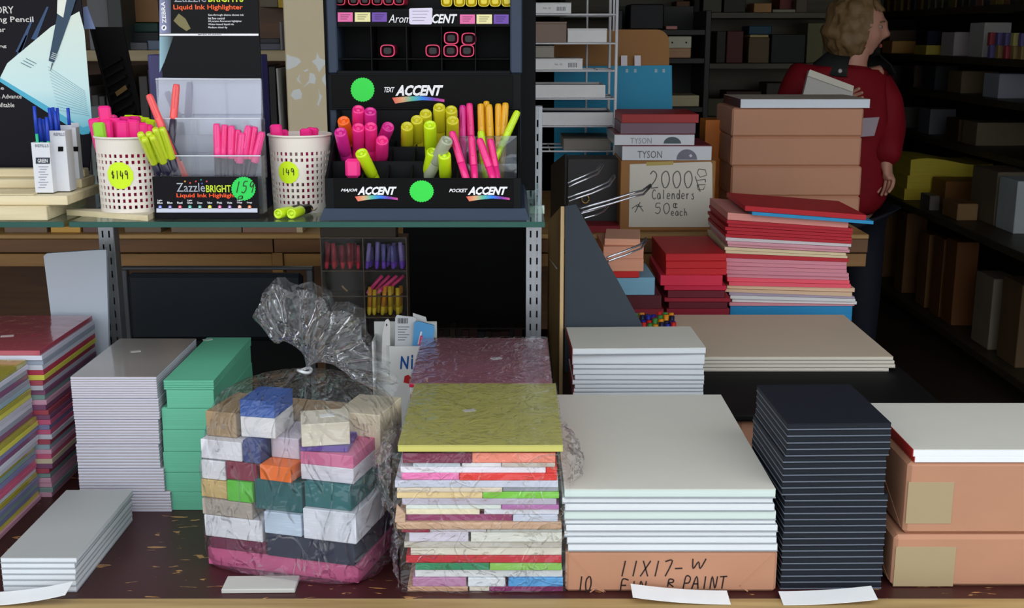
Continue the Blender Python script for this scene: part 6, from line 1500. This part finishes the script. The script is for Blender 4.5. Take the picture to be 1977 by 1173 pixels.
bk(1446, 1490, 50, 1, (16, 72, 92), 'teal binder lying on the khaki carton', 'binder', 66.5)
bk(1448, 1484, 67, 1, (196, 176, 120), 'cream papers on the khaki carton', 'papers', 72.5, .0)
# nearer dark shelf between rack and tower: boxes beside the cardboard
ns = thing('low_shelf', 'black low shelf behind the silver calendars', 'shelf', (.9, 4.3, 0))
zz1 = atY(1320, 140, 4.3).z
a, b = fr(1200, 1360, 100, 140, 4.3)[:2]
for (y, ) in ((57,), (112,), (206,), (300,)):
    z_ = atY(1320, y, 4.3).z; xbox('shelf_board', a, b, 4.3, 4.6, z_ - .02, z_, mat((14, 13, 12), .6), ns, .002)
xbox('shelf_side', b, b + .02, 4.3, 4.6, 0, atY(1320, 20, 4.3).z, mat((14, 13, 12), .6), ns, .002); xbox('shelf_side', a - .02, a, 4.3, 4.6, 0, atY(1320, 20, 4.3).z, mat((14, 13, 12), .6), ns, .002)
xbox('shelf_back', a, b, 4.6, 4.62, 0, atY(1320, 8, 4.3).z, mat((14, 13, 12), .6), ns)
zA = atY(1320, 112, 4.3).z; zB = atY(1320, 206, 4.3).z
for (p0, p1, y0, z_, c, lab) in ((1290, 1334, 93, zA, (140, 104, 70), 'tan box under the white lidded box'), (1296, 1350, 184, zB, (150, 140, 108), 'cream papers on the black low shelf')):
    q0, q1, z1_, _ = fr(p0, p1, y0, y0 + 10, 4.31); tag(xbox('storage_box', q0, q1, 4.31, 4.5, z_ + .0003, z1_, mat(c, .55, .1), None, .002), lab, 'box')
q0, q1, z1_, z0_ = fr(1290, 1335, 70, 93, 4.31)
o = thing('lidded_box', 'white two-hole box on the tan box by the cardboard', 'box', ((q0 + q1) / 2, 4.4, z0_)); xbox('box_body', q0, q1, 4.31, 4.5, z0_ + .0004, z1_, mat((150, 148, 128), .5), o, .002)
for px in (1298, 1325): prism_px('finger_hole', [(px + 2 * math.cos(k), 82 + 2 * math.sin(k)) for k in (0, 1, 2, 3, 4, 5)], 4.309, .0008, DARK, o)
q0, q1, z1_, z0_ = fr(1216, 1282, 8, 57, 4.31); tag(xbox('carry_case', q0, q1, 4.31, 4.5, z0_ + .0005, z1_, mat((14, 14, 17), .5, spec=.2), None, .004), 'black case above the cardboard sheet', 'case')
q0, q1, z1_, z0_ = fr(1286, 1308, 50, 57, 4.31); tag(xbox('packet', q0, q1, 4.31, 4.4, z0_ + .0005, z1_, mat((150, 96, 90), .5), None, .002), 'pinkish packet near the black case', 'packet')
# amber packet tucked beside the kraft tower
o = fbox('packet', 1362, 1394, 232, 262, 3.3, .1, mat((206, 116, 30), .5)); o.location.z = KZ + .0; o.scale.z = (atY(1378, 232, 3.3).z - KZ) / (fr(1362, 1394, 232, 262, 3.3)[2] - fr(1362, 1394, 232, 262, 3.3)[3]); tag(o, 'tall amber packet between calendars and kraft tower', 'packet')
for (p0, p1, y0, c, lab) in ((1096, 1196, 312, (40, 38, 40), 'dark upright box on the counter behind the peg hooks'),):
    o = fbox('storage_box', p0, p1, y0, 443, 3.02, .1, mat(c, .5)); o.location.z = KZ; tag(o, lab, 'box')
o = fbox('storage_box', 1130, 1196, 432, 445, 2.93, .08, mat((130, 20, 34), .5)); o.location.z = KZ; tag(o, 'flat crimson box on the counter beside the carton', 'box')
o = tube('brass_ring', [atY(1130 + 7 * math.cos(k * .5), 384 + 8 * math.sin(k * .5), 3.01) for k in range(14)], .0018, mat((200, 160, 90), .3, metal=.7), None, 6); tag(o, 'small brass ring hanging on the dark upright box', 'ring')
# ================================================================== shopper in a red coat
YWm = 4.42
def W(px, py, dy=0.): return atY(px, py, YWm + dy)
SKIN = mat((206, 150, 128), .5, .06, 20); COAT = mat((132, 18, 30), .7, .12, 10, .15, bscale=14, spec=.2); HAIR = mat((122, 96, 62), .55, .3, 30, .3, bscale=60)
DRK = mat((40, 42, 44), .7, .1, spec=.2); TRO = mat((30, 32, 42), .7, .1, spec=.2)
def skin_geo(verts, edges, radii, sub=2):
    me = bpy.data.meshes.new('sk'); me.from_pydata([Vector(v) for v in verts], edges, []); me.update()
    o = bpy.data.objects.new('sk', me); COL.objects.link(o)
    bm = bmesh.new(); bm.from_mesh(me); lay = bm.verts.layers.skin.verify(); bm.verts.ensure_lookup_table()
    for i, v in enumerate(bm.verts):
        r = radii[i]; v[lay].radius = r if isinstance(r, tuple) else (r, r); v[lay].use_root = i == 0
    bm.to_mesh(me); bm.free()
    md = o.modifiers.new('s', 'SKIN'); md.use_smooth_shade = True
    m2 = o.modifiers.new('d', 'SUBSURF'); m2.levels = sub; m2.render_levels = sub
    dg = bpy.context.evaluated_depsgraph_get(); dg.update(); ev = o.evaluated_get(dg); r = bpy.data.meshes.new_from_object(ev)
    V = [v.co.copy() for v in r.vertices]; Fs = [tuple(p.vertices) for p in r.polygons]
    bpy.data.objects.remove(o); bpy.data.meshes.remove(me); bpy.data.meshes.remove(r)
    return V, Fs
cx_ = W(1628, 300).x; sh1 = W(1548, 142); sh2 = W(1694, 146)
wr = W(1712, 300, -.10); el2 = W(1716, 232, -.02); el1 = W(1520, 235, -.04); wr1 = W(1585, 205, -.22)
neck = W(1646, 118)
pelv = Vector((cx_, YWm, .84))
def hand_chain(base, d, side, V, E, R, root):
    """palm plus five separate bent fingers hanging from vertex index root"""
    d = d.normalized(); s_ = side.normalized(); n_ = d.cross(s_).normalized()
    V.append(base + d * .045); R.append((.026, .015)); E.append((root, len(V) - 1)); palm = len(V) - 1
    V.append(base + d * .078); R.append((.028, .013)); E.append((palm, len(V) - 1)); kn = len(V) - 1
    for i, (o_, ln) in enumerate(((-.027, .058), (-.009, .068), (.009, .064), (.026, .050))):
        a_ = base + d * .088 + s_ * o_; b_ = a_ + d * ln * .5 + n_ * .012; c_ = b_ + d * ln * .38 + n_ * .022
        for p_, r_ in ((a_, .0085), (b_, .0078), (c_, .006)):
            V.append(p_); R.append(r_); E.append((kn if p_ is a_ else len(V) - 2, len(V) - 1))
    a_ = base + d * .035 - s_ * .034; b_ = a_ + d * .032 - s_ * .012 + n_ * .010; c_ = b_ + d * .026 + n_ * .010
    for p_, r_ in ((a_, .011), (b_, .0095), (c_, .007)):
        V.append(p_); R.append(r_); E.append((palm if p_ is a_ else len(V) - 2, len(V) - 1))
V = [pelv, Vector((cx_, YWm, 1.05)), Vector((cx_ + .01, YWm, 1.22)), neck + Vector((-.01, .0, -.035)), neck + Vector((.012, -.01, .045)), neck + Vector((.03, -.01, .09))]
R = [(.10, .08), (.11, .085), (.13, .09), (.06, .06), (.048, .05), (.05, .05)]; E = [(0, 1), (1, 2), (2, 3), (3, 4), (4, 5)]
for s_, e_, w_ in ((sh1, el1, wr1), (sh2, el2, wr)):
    k = len(V); V += [Vector(s_), Vector(e_), Vector(w_)]; R += [.05, .038, .027]; E += [(2, k), (k, k + 1), (k + 1, k + 2)]
    if w_ is wr: hand_chain(Vector(w_), Vector((.1, -.12, -1)), Vector((.5, -.85, 0)), V, E, R, k + 2)
    else: hand_chain(Vector(w_), Vector((1, -.2, .25)), Vector((.1, .25, 1)), V, E, R, k + 2)
for sx in (-.09, .09):
    k = len(V); V += [Vector((cx_ + sx, YWm, .76)), Vector((cx_ + sx * 1.1, YWm - .02, .45)), Vector((cx_ + sx * 1.15, YWm + .02, .09)), Vector((cx_ + sx * 1.3, YWm - .12, .045))]
    R += [.06, .045, .034, .03]; E += [(0, k), (k, k + 1), (k + 1, k + 2), (k + 2, k + 3)]
bodyV, bodyF = skin_geo(V, E, R)
# head: shaped sphere looking along +x of the head frame
HC = W(1657, 52); hyaw = math.radians(-14); tilt = math.radians(6)
hm = Matrix.Translation(HC) @ Matrix.Rotation(hyaw, 4, 'Z') @ Matrix.Rotation(tilt, 4, 'Y')
def uv(nu, nv, fn):
    V = []; Fs = []
    for j in range(nv + 1):
        ph = math.pi * j / nv
        for i in range(nu):
            a = 2 * math.pi * i / nu; V.append(fn(Vector((math.sin(ph) * math.cos(a), math.sin(ph) * math.sin(a), math.cos(ph)))))
    for j in range(nv):
        for i in range(nu): Fs.append((j * nu + i, (j + 1) * nu + i, (j + 1) * nu + (i + 1) % nu, j * nu + (i + 1) % nu))
    return V, Fs
def g(x, s): return math.exp(-(x / s) ** 2)
def face(n):
    p = Vector((n.x * .092, n.y * .074, n.z * .112))
    if n.z < 0: p.y *= 1 - .28 * n.z * n.z; p.x *= 1 + .05 * n.z
    if n.x > 0:
        y, z = p.y, p.z
        p.x += .026 * g(y, .013) * g(z + .018, .018) + .010 * g(y, .009) * g(z - .012, .022)      # nose
        p.x += .007 * g(y, .022) * g(z + .052, .007) + .006 * g(y, .02) * g(z + .066, .007) - .004 * g(y, .02) * g(z + .059, .004)  # lips
        p.x += .014 * g(y, .026) * g(z + .092, .016)                                             # chin
        p.x += .006 * g(z - .028, .010) * g(y, .05)                                              # brow
        p.x -= .010 * (g(y - .031, .013) + g(y + .031, .013)) * g(z - .008, .012)                # eye sockets
        p.x += .004 * (g(y - .04, .016) + g(y + .04, .016)) * g(z + .03, .02)                    # cheeks
    return hm @ p
hV, hF = uv(48, 36, face)
earV = []; earF = []
for sg in (-1, 1):
    v, f = uv(12, 10, lambda n: hm @ Vector((-.005 + n.x * .016 - n.z * .006, sg * (.074 + n.y * .006), .0 + n.z * .03))); earV.append((v, f))
per = thing('person', 'person in a red coat with dark collar, looking aside, holding a white pad', 'person', (cx_, YWm, 0))
bv, bf = merge([(bodyV, bodyF), (hV, hF)] + earV)
mesh('body', bv, bf, SKIN, per, True)
for sg in (-1, 1):
    v, f = uv(14, 10, lambda n: hm @ Vector((.0755 + n.x * .008, sg * .031 + n.y * .012, .008 + n.z * .006))); mesh('eye', v, f, mat((176, 160, 150), .3), per, True)
    v, f = uv(10, 8, lambda n: hm @ Vector((.0818 + n.x * .0025, sg * .032 + n.y * .0055, .008 + n.z * .005))); mesh('iris', v, f, mat((50, 40, 34), .2), per, True)
    tube('eyebrow', [hm @ Vector((.088 - abs(t) * .3 * .05, sg * (.031 + t * .018), .029 - t * t * .005)) for t in (-1, -.5, 0, .5, 1)], .003, HAIR, per, 6)
mesh('lips', *uv(14, 8, lambda n: hm @ Vector((.0905 + n.x * .006, n.y * .021, -.059 + n.z * .0085))), mat((170, 88, 84), .4), per, True)
# hair: bob with a fringe, swept back from the face
def hair(n):
    p = Vector((n.x * .104 - .014, n.y * .092, n.z * .118 + .014))
    if n.z < -.1: p.z -= .03 * (-n.z); p.y *= 1.08; p.x -= .012
    q = hm @ p
    d = noise.noise(q * 26) * .014 + noise.noise(Vector((q.x * 80, q.y * 80, q.z * 22))) * .012
    return q + (q - HC).normalized() * d
V, Fs = uv(64, 40, hair)
inv = hm.inverted()
def keep(f):
    c = sum((V[i] for i in f), Vector()) / len(f); l = inv @ c
    return not (l.x > .042 - .03 * max(0, -l.z) * 10 * .3 and l.z < .062 + (.02 if abs(l.y) > .05 else 0)) and l.z > -.118
Fs = [f for f in Fs if keep(f)]
mesh('hair', V, Fs, HAIR, per, True)
# coat: hem, torso and sleeves in one surface
cV = [Vector((cx_ + .0, YWm, .78)), Vector((cx_, YWm, .95)), Vector((cx_ + .003, YWm - .005, 1.10)), Vector((cx_ + .008, YWm - .01, 1.23)), Vector(neck) + Vector((-.012, .01, -.05)), Vector(neck) + Vector((0, .01, -.005))]
cR = [(.20, .155), (.195, .15), (.185, .145), (.165, .13), (.095, .085), (.07, .07)]; cE = [(0, 1), (1, 2), (2, 3), (3, 4), (4, 5)]
for s_, e_, w_ in ((sh1, el1, wr1), (sh2, el2, wr)):
    k = len(cV); s2_ = Vector(s_); e2_ = Vector(e_); w2_ = Vector(w_)
    cV += [s2_ + Vector((0, 0, -.03)), s2_.lerp(e2_, .5), e2_, e2_.lerp(w2_, .55), e2_.lerp(w2_, 1.3)]; cR += [.085, .078, .068, .062, .056]; cE += [(3, k), (k, k + 1), (k + 1, k + 2), (k + 2, k + 3), (k + 3, k + 4)]
v, f = skin_geo(cV, cE, cR)
v = [p + Vector((noise.noise(p * 9), noise.noise(p * 9 + Vector((5, 0, 0))), 0)) * .014 for p in v]
mesh('coat', v, f, COAT, per, True)
# turned-down dark collar, placket and snap
nk = Vector(neck) + Vector((.0, .0, -.01))
V = []; Fs = []
n = 28
for i in range(n + 1):
    a = math.radians(-30 + 280 * i / n)
    for r_, z_ in ((.062, .03), (.082, .04), (.122, .002), (.138, -.03), (.11, -.034)):
        V.append(nk + Vector((r_ * 1.15 * math.cos(a), r_ * math.sin(a), z_ - .012 * math.sin(a) * -1)))
    if i:
        q = len(V) - 10
        for m_ in range(4): Fs.append((q + m_, q + m_ + 1, q + 5 + m_ + 1, q + 5 + m_))
mesh('collar', V, Fs, mat((48, 50, 50), .75, .15, 20, .2, spec=.2), per, True)
mesh('scarf', *uv(20, 12, lambda n_: nk + Vector((n_.x * .056 + .002, n_.y * .052 + .004, n_.z * .04 - .012))), mat((26, 26, 38), .7, spec=.2), per, True)
p_ = W(1622, 137, -.17); mesh('snap_button', *uv(10, 8, lambda n_: p_ + Vector((n_.x * .008, n_.y * .006, n_.z * .008))), mat((206, 200, 196), .3), per, True)
V2 = [pelv + Vector((0, 0, .1))]; R2 = [(.17, .13)]; E2 = []
for sx in (-.09, .09):
    k = len(V2); V2 += [Vector((cx_ + sx, YWm, .74)), Vector((cx_ + sx * 1.1, YWm - .02, .45)), Vector((cx_ + sx * 1.15, YWm + .02, .06))]; R2 += [.095, .075, .066]; E2 += [(0, k), (k, k + 1), (k + 1, k + 2)]
v, f = skin_geo(V2, E2, R2); mesh('trousers', v, f, TRO, per, True)
for sx in (-.09, .09):
    mesh('shoe', *uv(18, 12, lambda n_: Vector((cx_ + sx * 1.2 + n_.x * .045, YWm - .055 + n_.y * .13, max(.0, .045 + n_.z * .05)))), mat((24, 22, 22), .4), per, True)
# white pad held against the coat, and a pale card in the other hand
c_ = [W(1562, 136, -.27), W(1648, 168, -.27), W(1640, 250, -.25), W(1540, 225, -.25)]
o = prism('held_pad', c_, (0, .02, -.002), mat((206, 204, 198), .6, .03)); tag(o, 'white pad held slanted against the red coat', 'paper pad')
c2 = [W(1564, 134, -.273), W(1649, 166, -.273), W(1646, 177, -.275), W(1559, 146, -.275)]
prism('bound_edge', c2, (0, .002, 0), mat((226, 222, 206), .5), o)
o = prism('pale_card', [W(1660, 228, -.19), W(1698, 226, -.19), W(1688, 262, -.19), W(1660, 264, -.19)], (0, .003, 0), mat((176, 160, 170), .6)); tag(o, 'pale folded card tucked at the coat side', 'card')
